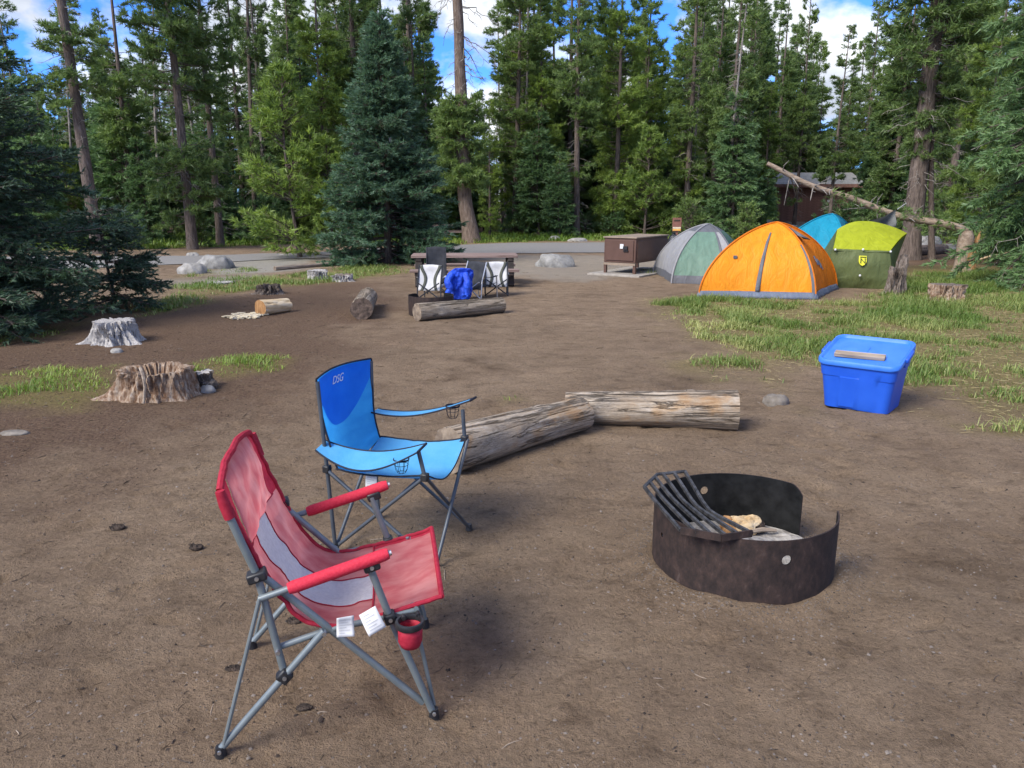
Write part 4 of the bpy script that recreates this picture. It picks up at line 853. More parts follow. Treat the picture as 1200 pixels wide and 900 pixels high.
def table(root, Lx, Wd, zt, zb, mt_top, mt_leg, ends='dark'):
    n = 5; bw = Wd / n
    for i in range(n): MB().box((0, -Wd / 2 + bw * (i + 0.5), zt - 0.025), (Lx, bw - 0.012, 0.05)).build('plank', mt_top, root, bevel=0.005)
    for s in (-1, 1):
        for k in (0, 1): MB().box((0, s * (Wd / 2 + 0.24 + k * 0.145), zb - 0.02), (Lx, 0.135, 0.045)).build('seat_plank', mt_top, root, bevel=0.005)
        e = MB(); e.box((s * Lx * 0.43, 0, zb - 0.07), (0.10, Wd + 0.85, 0.07)); e.build('seat_beam', mt_leg, root, bevel=0.006)
        MB().box((s * Lx * 0.43, 0, zt - 0.085), (0.10, Wd * 0.95, 0.07)).build('top_beam', mt_leg, root, bevel=0.006)
        for q in (-1, 1): MB().bar((s * Lx * 0.43, q * (Wd / 2 + 0.12), 0), (s * Lx * 0.43, q * (Wd / 2 - 0.12), zt - 0.08), 0.13, 0.12).build('leg', mt_leg, root, bevel=0.006)
p = base(531, 281)
ft_ = thing('picnic_table', 'distant picnic table with pale end supports beside the thick bent trunk', 'picnic table', (*p, 0), R(6)); table(ft_, 1.7, 0.7, 0.62, 0.36, 'tablewood', 'concrete')
tcx, tcy = 0.02, 15.35
pt = thing('picnic_table', 'weathered brown picnic table with camping chairs set in front of it', 'picnic table', (G(545, 335)[0] - 0.02, tcy, 0), R(3)); table(pt, 2.05, 0.72, 0.585, 0.34, 'tablewood', 'darkwood')

def boulder(name, label, px0, px1, pyb, pyt, seed, mt='rock', depth=0.8, cat='boulder', sink=0.12, cy=0.0):
    a, b = V2(px0, pyb), V2(px1, pyb); w_ = np.hypot(*(b - a)); c = (a + b) / 2; h = PY((px0 + px1) / 2, pyt, c[1] + w_ * depth * 0.35)[2] * 0.98
    bm = bmesh.new(); bmesh.ops.create_icosphere(bm, subdivisions=4, radius=1.0)
    for v in bm.verts:
        x, y, z = v.co
        n = float(fbm(np.array([x * 1.1 + seed + z]), np.array([y * 1.1 - z * 0.7]), seed, 3)[0] - 0.5)
        f = float(fbm(np.array([x * 4 + z * 3]), np.array([y * 4 + seed]), seed + 4, 3)[0] - 0.5)
        k = 1 + n * 0.55 + f * 0.12
        zz = z * k; zz = min(zz, 0.80 + f * 0.25 + n * 0.2)
        v.co = (x * k * w_ / 2, y * k * w_ / 2 * depth, (zz + 0.18 + (f * 2.2 + n * 0.8 if mt == 'clod' else 0)) * h * 0.92 - sink * h)
    me = bpy.data.meshes.new(name); bm.to_mesh(me); bm.free(); me.materials.append(MT[mt]); me.polygons.foreach_set('use_smooth', [True] * len(me.polygons)); me.set_sharp_from_angle(angle=R(30))
    o = link(name, me); o.location = (c[0], c[1] + w_ * depth * 0.4 + cy, 0); tag(o, label, cat); return o
boulder('boulder', 'rounded grey boulder at the road edge right of the picnic table', 630, 677, 313, 294, 3, depth=0.7)
boulder('boulder', 'large flat-topped grey boulder beside the road on the left', 226, 270, 315, 295.5, 9, depth=0.75)
boulder('boulder', 'pale pointed boulder just in front of the large flat-topped one', 205, 240, 321, 305, 14, depth=0.7, mt='rock_w')
boulder('rock', 'small white rock in the grass beyond the road, nearer the bent trunk', 643, 657, 281.5, 275, 15, mt='rock_w', cat='rock')
boulder('rock', 'low pale rock in the grass beyond the road, nearer the food locker', 667, 688, 283, 278, 16, mt='rock_w', cat='rock')
boulder('rock', 'small pale rock at the far side of the road behind the large flat-topped boulder', 217, 231, 300, 295, 17, mt='rock_w', cat='rock')
boulder('rock', 'tiny pale rock at the gravel edge left of the blue spruce', 326, 335, 300, 297, 18, mt='rock_w', cat='rock')
boulder('rock', 'flat grey rock lying in the dirt at the left edge', -6, 30, 511, 504, 19, mt='rock_b', cat='rock', depth=0.5)
boulder('rock', 'grey-brown lumpy rock in the dirt between the short log and the blue tote', 897, 926, 474, 461, 23, mt='rock_b', cat='rock', depth=0.6)
boulder('rock', 'small white rock in front of the silver stump', 127, 142, 413, 407, 24, mt='rock_w', cat='rock')
boulder('rock', 'small cream rock beside the broken stub by the rotten stump', 231, 251, 460, 450, 25, mt='rock_w', cat='rock')
boulder('boulder', 'pale boulder between the tree trunks behind the snapped stump', 1072, 1108, 292, 273, 26, mt='rock_w', depth=0.8)
for px, py, lab, sd in ((136, 617, 'black clod lying alone in the dirt left of the red chair', 31), (228, 640, 'dark crumbled clod in the dirt behind the red chair back', 32), (271, 783, 'dark crumbled clod beside the rear foot of the red chair', 33), (354, 829, 'dark clump of earth under the red chair', 34), (343, 727, 'dark clump of bark under the seat of the red chair', 35), (890, 711, 'black clod at the front foot of the rusty fire ring', 36)):
    boulder('earth_clod', lab, px - 9, px + 9, py + 3, py - 2, sd, mt='clod', sink=0.3, cat='clod', depth=0.7)

# ------------------------------------------------------------------ stumps
def stump(name, label, px, pyb, r, h, seed, mats, lobes=7, flare=0.55, hollow=0.0, grooves=0.16, jag=0.10, tilt=0.0, top_scale=1.0, roots=(), cat='tree stump', ell=1.0, rz=0.0, nseg=160, rows=34):
    t = thing(name, label, cat, (*base(px, pyb), 0), rz); c = t.location; t.location = (c.x, c.y + r * ell, 0)
    an = np.arange(nseg) * 2 * np.pi / nseg; zz = np.linspace(0, 1, rows)
    lob = fbm(np.cos(an) * lobes * 0.35 + seed, np.sin(an) * lobes * 0.35, seed, 2) - 0.45
    gr = fbm(np.cos(an) * 9 + seed, np.sin(an) * 9, seed + 2, 3) - 0.5
    topz = h * (1 + jag * (fbm(np.cos(an) * 3.0 + seed, np.sin(an) * 3.0, seed + 5, 4) - 0.5) * 2.4 + tilt * np.cos(an))
    V = []
    for z in zz:
        gr = fbm(np.cos(an + 0.10 * math.sin(z * 4 + seed)) * 9 + seed, np.sin(an + 0.10 * math.sin(z * 4 + seed)) * 9 + z * 2.2, seed + 2, 4) - 0.5
        gr = gr + 0.55 * (fbm(np.cos(an) * 24 + seed, np.sin(an) * 24 + z * 3.0, seed + 4, 3) - 0.5); gr = gr * (0.4 + 1.3 * fbm(np.cos(an) * 1.6 + seed, np.sin(an) * 1.6 + z * 1.5, seed + 7, 2))
        e = np.exp(-z * 3.2); rad = r * (top_scale + e * flare * (0.5 + 1.6 * lob)) * (1 + grooves * gr * (0.5 + 0.8 * z) * 2.2 + 0.05 * lob)
        rad = rad * (1 + 0.05 * (fbm(an * 0 + z * 6, np.cos(an) * 7 + np.sin(an) * 5, seed + 9, 3) - 0.5))
        for rt, rl, rw in roots: rad = rad + r * rl * np.exp(-((np.angle(np.exp(1j * (an - rt)))) / rw) ** 2) * np.exp(-z * 4.2)
        V.append(np.stack([rad * np.cos(an), rad * np.sin(an) * ell, topz * z - 0.025], -1))
    side = MB(); vs = np.concatenate(V); fs = [(i * nseg + k, i * nseg + (k + 1) % nseg, (i + 1) * nseg + (k + 1) % nseg, (i + 1) * nseg + k) for i in range(rows - 1) for k in range(nseg)]
    side.add(vs, fs); side.build('wood', mats[0], t, angle=75)
    top = V[-1]; cap = []; steps_ = 8
    for i in range(steps_ + 1):
        f = 1 - i / steps_; q = top.copy(); q[:, 0] *= f; q[:, 1] *= f
        if hollow: q[:, 2] = q[:, 2] - hollow * h * sstep(0.0, 0.35, 1 - f - 0.12) + 0.012 * (fbm(q[:, 0] * 30, q[:, 1] * 30, seed, 2) - 0.5)
        else: q[:, 2] = q[:, 2] * f + np.mean(top[:, 2]) * (1 - f) + 0.006 * (fbm(q[:, 0] * 40, q[:, 1] * 40, seed, 2) - 0.5)
        cap.append(q)
    m = MB(); vs = np.concatenate(cap); fs = [(i * nseg + k, i * nseg + (k + 1) % nseg, (i + 1) * nseg + (k + 1) % nseg, (i + 1) * nseg + k) for i in range(steps_) for k in range(nseg)]
    m.add(vs, fs); m.build('cut_top', mats[1], t, angle=60); return t
stump('tree_stump', 'silver-grey flared stump on the left beyond the rotten stump', 127, 404, 0.205, 0.28, 4, ('stump_grey', 'stump_grey'), flare=0.75, grooves=0.30, jag=0.06, roots=((3.5, 1.2, 0.30), (5.75, 1.1, 0.24), (4.9, 0.5, 0.25), (4.2, 0.4, 0.2)))
big = stump('tree_stump', 'broad rotten brown stump with a hollow top and a root reaching left', 170, 471, 0.285, 0.255, 12, ('stump_brown', 'stump_brown'), flare=0.35, hollow=0.55, grooves=0.17, jag=0.13, roots=((3.55, 1.15, 0.22), (4.2, 0.3, 0.2), (5.6, 0.2, 0.2)), ell=0.85)
m = MB(); m.tube([(0.02, -0.30, 0.30), (0.06, -0.345, 0.24), (0.07, -0.36, 0.15), (0.05, -0.37, 0.02)], [0.012, 0.014, 0.012, 0.009], 6); m.build('dry_root', 'plank', big)
stump('wood_stub', 'small square-topped broken stub right beside the rotten stump', 234, 455, 0.075, 0.155, 17, ('stump_dark', 'stump_grey'), flare=0.5, grooves=0.35, jag=0.22, tilt=0.06)
stump('wood_stub', 'low dark broken root piece against the small square-topped stub', 243, 457, 0.055, 0.085, 18, ('stump_dark', 'stump_dark'), flare=0.6, grooves=0.4, jag=0.3)
stump('tree_stump', 'burnt split stump beyond the peeled log on the left', 313, 345, 0.16, 0.17, 21, ('stump_dark', 'clod'), flare=0.75, grooves=0.4, jag=0.25, roots=((3.4, 1.1, 0.35), (5.9, 0.7, 0.3)))
stump('tree_stump', 'small pale grey stump in the grass left of the blue spruce, left one of two', 371, 327, 0.165, 0.20, 24, ('stump_grey', 'stump_grey'), flare=0.45, grooves=0.3, jag=0.08, roots=((5.8, 0.4, 0.3),))
stump('tree_stump', 'low pale grey stump in the grass under the blue spruce, right one of two', 400, 330, 0.165, 0.15, 25, ('stump_grey', 'stump_dark'), flare=0.55, grooves=0.35, jag=0.18, roots=((5.9, 0.6, 0.3),))
stump('tree_stump', 'jagged upright dark grey root stump in front of the lime tent', 1053, 345, 0.145, 0.47, 28, ('stump_dark', 'stump_dark'), flare=0.9, grooves=0.55, jag=0.55, tilt=0.22, top_scale=0.72, roots=((3.4, 1.9, 0.30), (4.4, 0.7, 0.25)))
stump('tree_stump', 'flat-cut brown stump in the grass at the right', 1116, 355, 0.215, 0.30, 33, ('stump_brown', 'stump_dark'), flare=0.42, grooves=0.30, jag=0.04, roots=((3.6, 0.6, 0.25), (4.5, 0.4, 0.2), (5.3, 0.3, 0.2)))
stump('tree_stump', 'low grey root slab in the bare strip behind the burnt split stump', 254, 333, 0.22, 0.05, 35, ('stump_grey', 'stump_grey'), flare=0.5, grooves=0.3, jag=0.3, roots=((0.2, 0.8, 0.3),))

# ------------------------------------------------------------------ logs
def log(name, label, p0, p1, r0, r1, seed, mt='logwood', me_='endgrain', bow=0.0, knots=3, cat='log', amp=0.07, rows=40, sides=40, zc=None, group=None, cracks=True):
    p0, p1 = np.array(p0[:2], float), np.array(p1[:2], float); d, ln, a = oriented(p0, p1); mid = (p0 + p1) / 2
    z0 = (r0 + r1) / 2 * 0.93 if zc is None else zc
    t = thing(name, label, cat, (*mid, z0), a, group); t.rotation_euler = (0, -math.atan2((r1 - r0) * 0.93, ln), a)
    rr = np.random.default_rng(seed); x = np.linspace(-ln / 2, ln / 2, rows); an = np.arange(sides) * 2 * np.pi / sides
    XX, AA = np.meshgrid(x, an, indexing='ij'); f = (XX + ln / 2) / ln; rad = r0 + (r1 - r0) * f
    rad = rad * (1 + amp * 2 * (fbm(np.cos(AA) * 1.6 + XX * 1.1 + seed, np.sin(AA) * 1.6 + XX * 0.4, seed, 3) - 0.5) + 0.05 * (fbm(np.cos(AA) * 7 + XX * 0.6, np.sin(AA) * 7 + seed, seed + 3, 3) - 0.5))
    if cracks:
        for _ in range(5):
            ac_ = rr.uniform(0.2, 2.9); xc = rr.uniform(-ln / 2, ln / 2); le = rr.uniform(0.15, 0.4) * ln; w_ = 0.085
            aa = np.angle(np.exp(1j * (AA - ac_ - 0.25 * (fbm(XX * 3, XX * 0 + seed, 5, 2) - 0.5))))
            rad = rad - 0.018 * np.exp(-(aa / w_) ** 2) * np.exp(-((XX - xc) / le) ** 4)
    for _ in range(knots):
        ak = rr.uniform(-0.9, 3.6); xk = rr.uniform(-ln * 0.45, ln * 0.45); dd = (np.angle(np.exp(1j * (AA - ak))) * rad) ** 2 + (XX - xk) ** 2
        rad = rad + 0.016 * np.exp(-dd / 0.035 ** 2) - 0.014 * np.exp(-dd / 0.014 ** 2)
    yb = bow * np.sin(np.pi * f)
    # angle 0 at +y, pi/2 at +z
    V = np.stack([XX, rad * np.cos(AA) + yb, rad * np.sin(AA)], -1).reshape(-1, 3)
    fs = [(i * sides + k, (i + 1) * sides + k, (i + 1) * sides + (k + 1) % sides, i * sides + (k + 1) % sides) for i in range(rows - 1) for k in range(sides)]
    MB().add(V, fs).build('log_body', mt, t, angle=70)
    for e in (0, 1):
        ring = V[:sides] if e == 0 else V[-sides:]; c = ring.mean(0); m = MB(); vs = []
        for i in range(7):
            q = 1 - i / 6; v_ = c + (ring - c) * q; v_[:, 0] += (0.006 if e else -0.006) * (1 - q) + 0.007 * (fbm(v_[:, 1] * 40, v_[:, 2] * 40, seed, 2) - 0.5) * (q < 0.99); vs.append(v_)
        m.add(np.concatenate(vs), [(i * sides + k, i * sides + (k + 1) % sides, (i + 1) * sides + (k + 1) % sides, (i + 1) * sides + k) for i in range(6) for k in range(sides)]); m.build('cut_end', me_, t, angle=60)
    return t
log('seat_log', 'long weathered log slanting behind the blue chair', G(525, 559) + [0, 0.10, 0], G(682, 508) + [0, 0.10, 0], 0.145, 0.122, 5, bow=0.02)
log('seat_log', 'shorter thick weathered log with knots beyond the end of the slanting log', G(664, 499) + [0, 0.12, 0], G(868, 507) + [0, 0.13, 0], 0.115, 0.148, 6, knots=5)
log('seat_log', 'grey log lying in front of the second fire ring by the picnic table', G(488, 377) + [0, 0.09, 0], G(588, 367) + [0, 0.09, 0], 0.125, 0.115, 7, mt='greywood')
log('log_round', 'short sawn log round with a dark end in the middle of the dirt clearing', G(424, 374) + [0, 0.0, 0], G(429, 360) + [0, 0.2, 0], 0.155, 0.150, 8, mt='greywood', me_='darkend', knots=0)
log('split_log', 'freshly peeled yellow log piece with a dark hollow end on the left', G(303, 371) + [0, 0.1, 0], G(333, 367) + [0, 0.2, 0], 0.115, 0.10, 9, mt='peeled', me_='splinter', knots=1, amp=0.12)
log('fallen_log', 'tan log lying on the ground between the trunks behind the snapped stump', G(1066, 300), G(1106, 297), 0.16, 0.15, 10, mt='bark_l')
log('fallen_log', 'thin pale log lying in the grass at the gravel edge left of the blue spruce', G(322, 317), G(388, 311), 0.05, 0.045, 11, mt='plank', knots=0)
# pale shavings
c0 = G(288, 371); bm_ = MB(); shv = np.random.default_rng(3)
for i in range(150):
    x, y = shv.uniform(-1, 1, 2)
    if x * x + y * y > 1 + 0.5 * math.sin(6 * math.atan2(y, x)): continue
    a = shv.uniform(0, 6.28); l = shv.uniform(0.03, 0.12)
    bm_.box((x * 0.26, y * 0.30, 0.006 + shv.uniform(0, 0.022)), (l, l * 0.5, 0.012), Matrix.Rotation(a, 3, 'Z') @ Matrix.Rotation(shv.normal(0, 0.12), 3, 'X'))
o = bm_.build('wood_shavings', 'chips', None, smooth=False); o.location = (c0[0], c0[1], 0); o['kind'] = 'stuff'; tag(o, 'flat patch of cream wood shavings beside the peeled log piece', 'wood shavings')

# ------------------------------------------------------------------ fire rings
def fire_ring(name, label, cx, cy, r, h, g0, g1, group=None, holes=(), mt=('rust', 'soot'), nseg=150, rows=16):
    """g0..g1: the angles (degrees) of the opening"""
    t = thing(name, label, 'fire ring', (cx, cy, 0), 0, group); a0, a1 = R(g1), R(g0) + 2 * math.pi; th = 0.006
    an = np.linspace(a0, a1, nseg); zz = np.linspace(-0.03, h, rows)
    hole = {}
    def cellskip(i, j):
        am = (an[i] + an[i + 1]) / 2; zm = (zz[j] + zz[j + 1]) / 2
        for ha, hz_, hr in holes:
            if math.hypot(math.remainder(am - R(ha), 2 * math.pi) * r, zm - hz_) < hr: return True
        return False
    def ztop(i, z):      # rounded upper corners beside the opening
        e = min(i, nseg - 1 - i) / (nseg - 1) * (a1 - a0) * r
        c = 0.07; k = max(0.0, (c - e) / c) if i < nseg / 2 else 0
        return z - (z / h) ** 3 * 0.045 * k ** 2 if z > 0 else z
    for nm, rad, mm in (('outer_wall', r, mt[0]), ('inner_wall', r - th, mt[1])):
        m = MB(); vs = [(rad * math.cos(a), rad * math.sin(a), ztop(i, z)) for z in zz for i, a in enumerate(an)]
        # snap the vertices round each hole onto a circle
        for q, (x, y, z) in enumerate(vs):
            a = math.atan2(y, x)
            for ha, hz_, hr in holes:
                du, dv = math.remainder(a - R(ha), 2 * math.pi) * r, z - hz_; l = math.hypot(du, dv)
                if 0.5 * hr < l < 1.75 * hr:
                    k = hr / l * 1.0 if l < 1.35 * hr else 1.0; aa = R(ha) + du * k / r; vs[q] = (rad * math.cos(aa), rad * math.sin(aa), hz_ + dv * k)
        fs = [(j * nseg + i, j * nseg + i + 1, (j + 1) * nseg + i + 1, (j + 1) * nseg + i) for j in range(rows - 1) for i in range(nseg - 1) if not cellskip(i, j)]
        m.add(vs, fs); m.build(nm, mm, t, angle=60)
    m = MB(); tops = [(i, a) for i, a in enumerate(an)]
    vs = [(rr * math.cos(a), rr * math.sin(a), ztop(i, h)) for i, a in tops for rr in (r, r - th)]
    m.add(vs, [(2 * i, 2 * i + 1, 2 * i + 3, 2 * i + 2) for i in range(nseg - 1)])
    for i in (0, nseg - 1):
        a = an[i]; m.add([(rr * math.cos(a), rr * math.sin(a), z) for rr in (r, r - th) for z in (-0.03, ztop(i, h))], [(0, 1, 3, 2)])
    m.build('rim', mt[0], t, smooth=False); return t
fr1 = fire_ring('fire_ring', 'rusty steel fire ring with an open side and a bent cooking grate in the foreground', RINGC[0], RINGC[1], 0.40, 0.285, -12.5, 30.5, 'steel fire rings', holes=((102, 0.197, 0.021), (-81, 0.200, 0.021), (-165, 0.178, 0.010)), nseg=300, rows=34)
ro3 = np.array([RINGC[0], RINGC[1], 0]); gr_ = []
def lerp(a, b, t): return np.array(a, float) * (1 - t) + np.array(b, float) * t
def l3(a, b, c, t): return lerp(a, b, t * 2) if t < 0.5 else lerp(b, c, t * 2 - 1)
gt = bpy.data.objects.new('cooking_grate', None); COL.objects.link(gt); gt.parent = fr1
def grear(t): return l3((0.596, 3.284, 0.362), (0.684, 3.445, 0.362), (0.823, 3.486, 0.362), t) - ro3
def gmid(t): return l3((0.636, 3.225, 0.318), (0.742, 3.262, 0.312), (0.852, 3.14, 0.305), t) - ro3
def gfront(t): return l3((0.691, 2.944, 0.302), (0.838, 2.872, 0.302), (0.975, 2.915, 0.302), t) - ro3
for i in range(6):
    t = i / 5; a, b_, c = grear(t), gmid(t), gfront(t)
    pts = [tuple(lerp(a, b_, k / 5)) for k in range(5)] + [tuple(lerp(lerp(a, b_, 0.85 + 0.15 * k), lerp(b_, c, 0.2 * k), k)) for k in (0.5,)] + [tuple(lerp(b_, c, k / 6)) for k in range(1, 7)]
    m = MB()
    for k in range(len(pts) - 1): m.bar(pts[k], tuple(np.array(pts[k + 1]) + (np.array(pts[k + 1]) - np.array(pts[k])) * 0.02), 0.0125, 0.014)
    m.build('bar', 'grate', gt, smooth=False)
MB().tube([tuple(grear(k / 12)) for k in range(13)], 0.008, 8).build('frame_bar', 'grate', gt)
m = MB()
for k in range(12): m.bar(tuple(gfront(k / 12)), tuple(gfront((k + 1) / 12)), 0.008, 0.030)
m.build('front_plate', 'rust', gt, smooth=False)
m = MB(); m.grid(lambda u, v: (lambda r_, a_: (r_ * math.cos(a_), r_ * math.sin(a_), 0.028 + 0.050 * math.exp(-((r_ * math.cos(a_) - 0.02) ** 2 + (r_ * math.sin(a_) - 0.04) ** 2) / 0.03) + wr(r_ * math.cos(a_) * 9, r_ * math.sin(a_) * 9, 3) * 0.05))(0.388 * v, u * 2 * math.pi), 60, 18)
ash = m.build('ash', 'ash', None, angle=80); ash.location = (*RINGC, 0); ash['kind'] = 'stuff'; tag(ash, 'pale ash and cinders filling the rusty foreground fire ring', 'ash')
ck = np.random.default_rng(8)
ch = thing('burnt_wood', 'yellow half-burnt lump of wood on the ash in the rusty fire ring', 'firewood', (RINGC[0] + 0.07, RINGC[1] + 0.22, 0.065), R(20))
for nm, mm, c, s_, sd in (('wood', 'peeled', (0, 0, 0.02), (0.085, 0.06, 0.045), 3), ('char', 'clod', (0.075, 0.01, 0.0), (0.05, 0.05, 0.04), 5), ('bark', 'splinter', (-0.06, 0.015, 0.01), (0.045, 0.05, 0.045), 7)):
    bm = bmesh.new(); bmesh.ops.create_icosphere(bm, subdivisions=4, radius=1)
    for v in bm.verts:
        k = 1 + 1.1 * (float(fbm(np.array([v.co.x * 2 + sd + v.co.z]), np.array([v.co.y * 2 - v.co.z]), sd, 4)[0]) - 0.5); v.co = Vector(c) + Vector((v.co.x * k * s_[0], v.co.y * k * s_[1], v.co.z * k * s_[2]))
    me = bpy.data.meshes.new(nm); bm.to_mesh(me); bm.free(); me.materials.append(MT[mm]); link(nm, me, ch)
for i, (x, y, a, l, lab) in enumerate(((0.16, 0.19, 20, 0.16, 'pale charred stick lying on the ash nearest the opening of the fire ring'), (-0.16, -0.12, 70, 0.13, 'charred stick under the cooking grate in the fire ring'))):
    m = MB(); m.tube([(-l / 2, 0, 0), (0, 0.004, 0.006), (l / 2, 0, 0)], [0.010, 0.012, 0.007], 7); o = m.build('charred_stick', 'plank' if i == 0 else 'clod', None); o.location = (RINGC[0] + x, RINGC[1] + y, 0.065); o.rotation_euler = (0, R(6), R(a)); tag(o, lab, 'stick')
fire_ring('fire_ring', 'dark steel fire ring partly hidden behind the grey log by the picnic table', *(G(503, 371)[:2] + np.array([0.0, 0.30])), 0.33, 0.275, 60, 130, 'steel fire rings', nseg=80, rows=8)

# ------------------------------------------------------------------ camping chairs by the picnic table
def bez(pts, n):
    P = [np.array(p, float) for p in pts]; out_ = []
    for i in range(n + 1):
        t = i / n; Q = P
        while len(Q) > 1: Q = [Q[k] * (1 - t) + Q[k + 1] * t for k in range(len(Q) - 1)]
        out_.append(tuple(Q[0]))
    return out_
def crom(pts, n):
    P = [np.array(p, float) for p in pts]; P = [2 * P[0] - P[1]] + P + [2 * P[-1] - P[-2]]; out_ = []; m_ = len(P) - 3
    for i in range(n + 1):
        x = i / n * m_; k = min(int(x), m_ - 1); t = x - k; a, b, c, d = P[k:k + 4]
        out_.append(0.5 * (2 * b + (c - a) * t + (2 * a - 5 * b + 4 * c - d) * t * t + (3 * b - a - 3 * c + d) * t ** 3))
    return out_
def camp_chair(label, loc, rz, Wc, H, mt, tube='chairdark', stripes=None, grp='camping chairs around the picnic table'):
    t = thing('camping_chair', label, 'camping chair', (*loc, 0), rz, grp); h2 = Wc / 2
    def bk(u, v): return ((u - .5) * Wc * (0.92 + 0.08 * v), 0.10 - 0.10 * (1 - v) + 0.05 * v + 0.05 * math.sin(math.pi * u) * math.sin(math.pi * min(1, v * 1.1)), 0.16 + (H - 0.16) * v + 0.015 * math.sin(math.pi * u) * v)
    MB().grid(bk, 12, 12).build('backrest', mt, t, solid=0.008)
    MB().grid(lambda u, v: ((u - .5) * Wc * 0.95, 0.02 + 0.40 * v, 0.20 + 0.05 * v - 0.05 * math.sin(math.pi * u)), 8, 8).build('seat', mt, t, solid=0.008)
    if stripes:
        for s in (-1, 1):
            c = bez([(0.40 * s, 1.0), (0.42 * s, 0.80), (0.10 * s, 0.55), (0.16 * s, 0.35), (0.34 * s, 0.0)], 16)
            MB().grid(lambda u, v: (lambda q: (q[0], q[1] - 0.012, q[2]))(bk(0.5 + c[int(round(v * 16))][0] + (u - .5) * 0.13, c[int(round(v * 16))][1])), 2, 16).build('stripe', stripes, t, solid=0.006)
    for s in (-1, 1):
        MB().tube([(s * h2, -0.01, 0.0), (s * h2, 0.02, 0.30), (s * h2 * 0.98, 0.15, H + 0.01)], 0.011, 7).build('pole', tube, t)
        MB().tube([(s * h2, -0.035, 0.02), (-s * h2 * 0.9, -0.03, 0.29)], 0.011, 7).build('cross_leg', tube, t)
        MB().tube([(s * h2, 0.42, 0.0), (s * h2, 0.40, 0.36)], 0.011, 7).build('front_leg', tube, t)
        MB().grid(lambda u, v: (s * h2 + (u - .5) * 0.06, 0.08 + 0.33 * v, 0.37 - 0.02 * math.sin(math.pi * v)), 2, 6).build('armrest', mt, t, solid=0.008)
    return t
camp_chair('black high-backed camping chair behind the left white one', base(512, 344), R(4), 0.34, 0.80, 'chairdark')
camp_chair('white camping chair with grey-green stripes, left, behind the steel fire ring', base(503, 352), R(-10), 0.40, 0.56, 'chairwhite', stripes='chairgreen')
camp_chair('white camping chair with grey-green stripes at the right end of the picnic table', base(582, 347), R(3), 0.39, 0.565, 'chairwhite', stripes='chairgreen')
camp_chair('dark camping chair with a silver frame and a blue jacket thrown over it', base(553, 350), R(-38), 0.42, 0.60, 'chairdark', tube='steel')
jl = base(542, 351)
jk = thing('jacket', 'crumpled bright blue jacket draped over the dark chair by the picnic table', 'jacket', (*jl, 0))
def jf(u, v):
    a = (u - .5) * 2.5; f = wr(u * 4, v * 4, 9) * 0.22 + wr(u * 10, v * 9, 12) * 0.08
    return ((0.20 + 0.05 * v) * math.sin(a) * (0.95 - 0.15 * v) - 0.05 * (1 - v) + f * 0.35, -0.15 * math.cos(a) + 0.05 - f * 0.6, 0.015 + 0.52 * v - 0.05 * a * a * v + f * 0.25)
MB().grid(jf, 40, 40).build('body', 'coat', jk, angle=80, solid=0.012)
for s, x0 in ((-1, -0.16), (1, 0.06)):
    pts = [(x0, -0.10, 0.44), (x0 + s * 0.05 - 0.02, -0.17, 0.32), (x0 + s * 0.03, -0.19, 0.20), (x0 + s * 0.06 - 0.03, -0.20, 0.10)]; m = MB(); rough_tube(m, crom(pts, 16), [0.055] * 6 + [0.06] * 5 + [0.045] * 6, 14, 5 + s, 0.25, 4); m.build('sleeve', 'coat', jk, angle=80)

# ------------------------------------------------------------------ blue tote
ta_, tb_ = V2(964, 474.5), V2(1040, 486.5); d_, tl_, tang = oriented(ta_, tb_)
LX, LY = 0.485, 0.41
cx_ = ta_ + d_ / tl_ * (LX / 2) + np.array([-d_[1], d_[0]]) / tl_ * (LY / 2)
tote = thing('storage_tote', 'royal blue plastic storage tote with its lid on, standing at the edge of the meadow', 'storage box', (*cx_, 0), tang)
def rrect(lx, ly, r, n=10, steps_=22):
    pts = []
    for (sx_, sy_), a0 in (((1, -1), -90), ((1, 1), 0), ((-1, 1), 90), ((-1, -1), 180)):
        cxx, cyy = sx_ * (lx / 2 - r), sy_ * (ly / 2 - r)
        for k in range(n + 1): a = R(a0 + 90 * k / n); pts.append((cxx + r * math.cos(a), cyy + r * math.sin(a)))
        nx_ = {(1, -1): (1, 1), (1, 1): (-1, 1), (-1, 1): (-1, -1), (-1, -1): (1, -1)}[(sx_, sy_)]
        e0 = pts[-1]; b_ = (nx_[0] * (lx / 2 - r), nx_[1] * (ly / 2 - r)); an0 = R(a0 + 90); e1 = (b_[0] + r * math.cos(an0), b_[1] + r * math.sin(an0))
        for k in range(1, steps_): pts.append((e0[0] + (e1[0] - e0[0]) * k / steps_, e0[1] + (e1[1] - e0[1]) * k / steps_))
    return pts
def slope(y): return 1.0 + 0.25 * ((y + LY / 2) / LY)
secs = []
for z, gx, band_ in ((0.004, -0.012, 0), (0.0, 0.0, 0), (0.02, 0.004, 0), (0.10, 0.022, 0), (0.20, 0.046, 0), (0.262, 0.062, 0), (0.268, 0.074, 1), (0.33, 0.090, 1), (0.375, 0.098, 1)):
    q = []
    for x, y in rrect(LX + gx, LY + gx, 0.055):
        off = 0.0
        if not band_ and 0.015 < z < 0.264:
            fx = x / LX
            for (a, b) in ((-0.30, 0.0), (0.0, 0.30)):
                pass
            if abs(y) > LY / 2 - 0.02 and -0.27 < fx < 0.02: off = 0.013
            if abs(y) > LY / 2 - 0.02 and 0.02 <= fx < 0.31: off = 0.006
        q.append((x, y + math.copysign(off, y), z * slope(y) if z > 0.02 else z))
    secs.append(q)
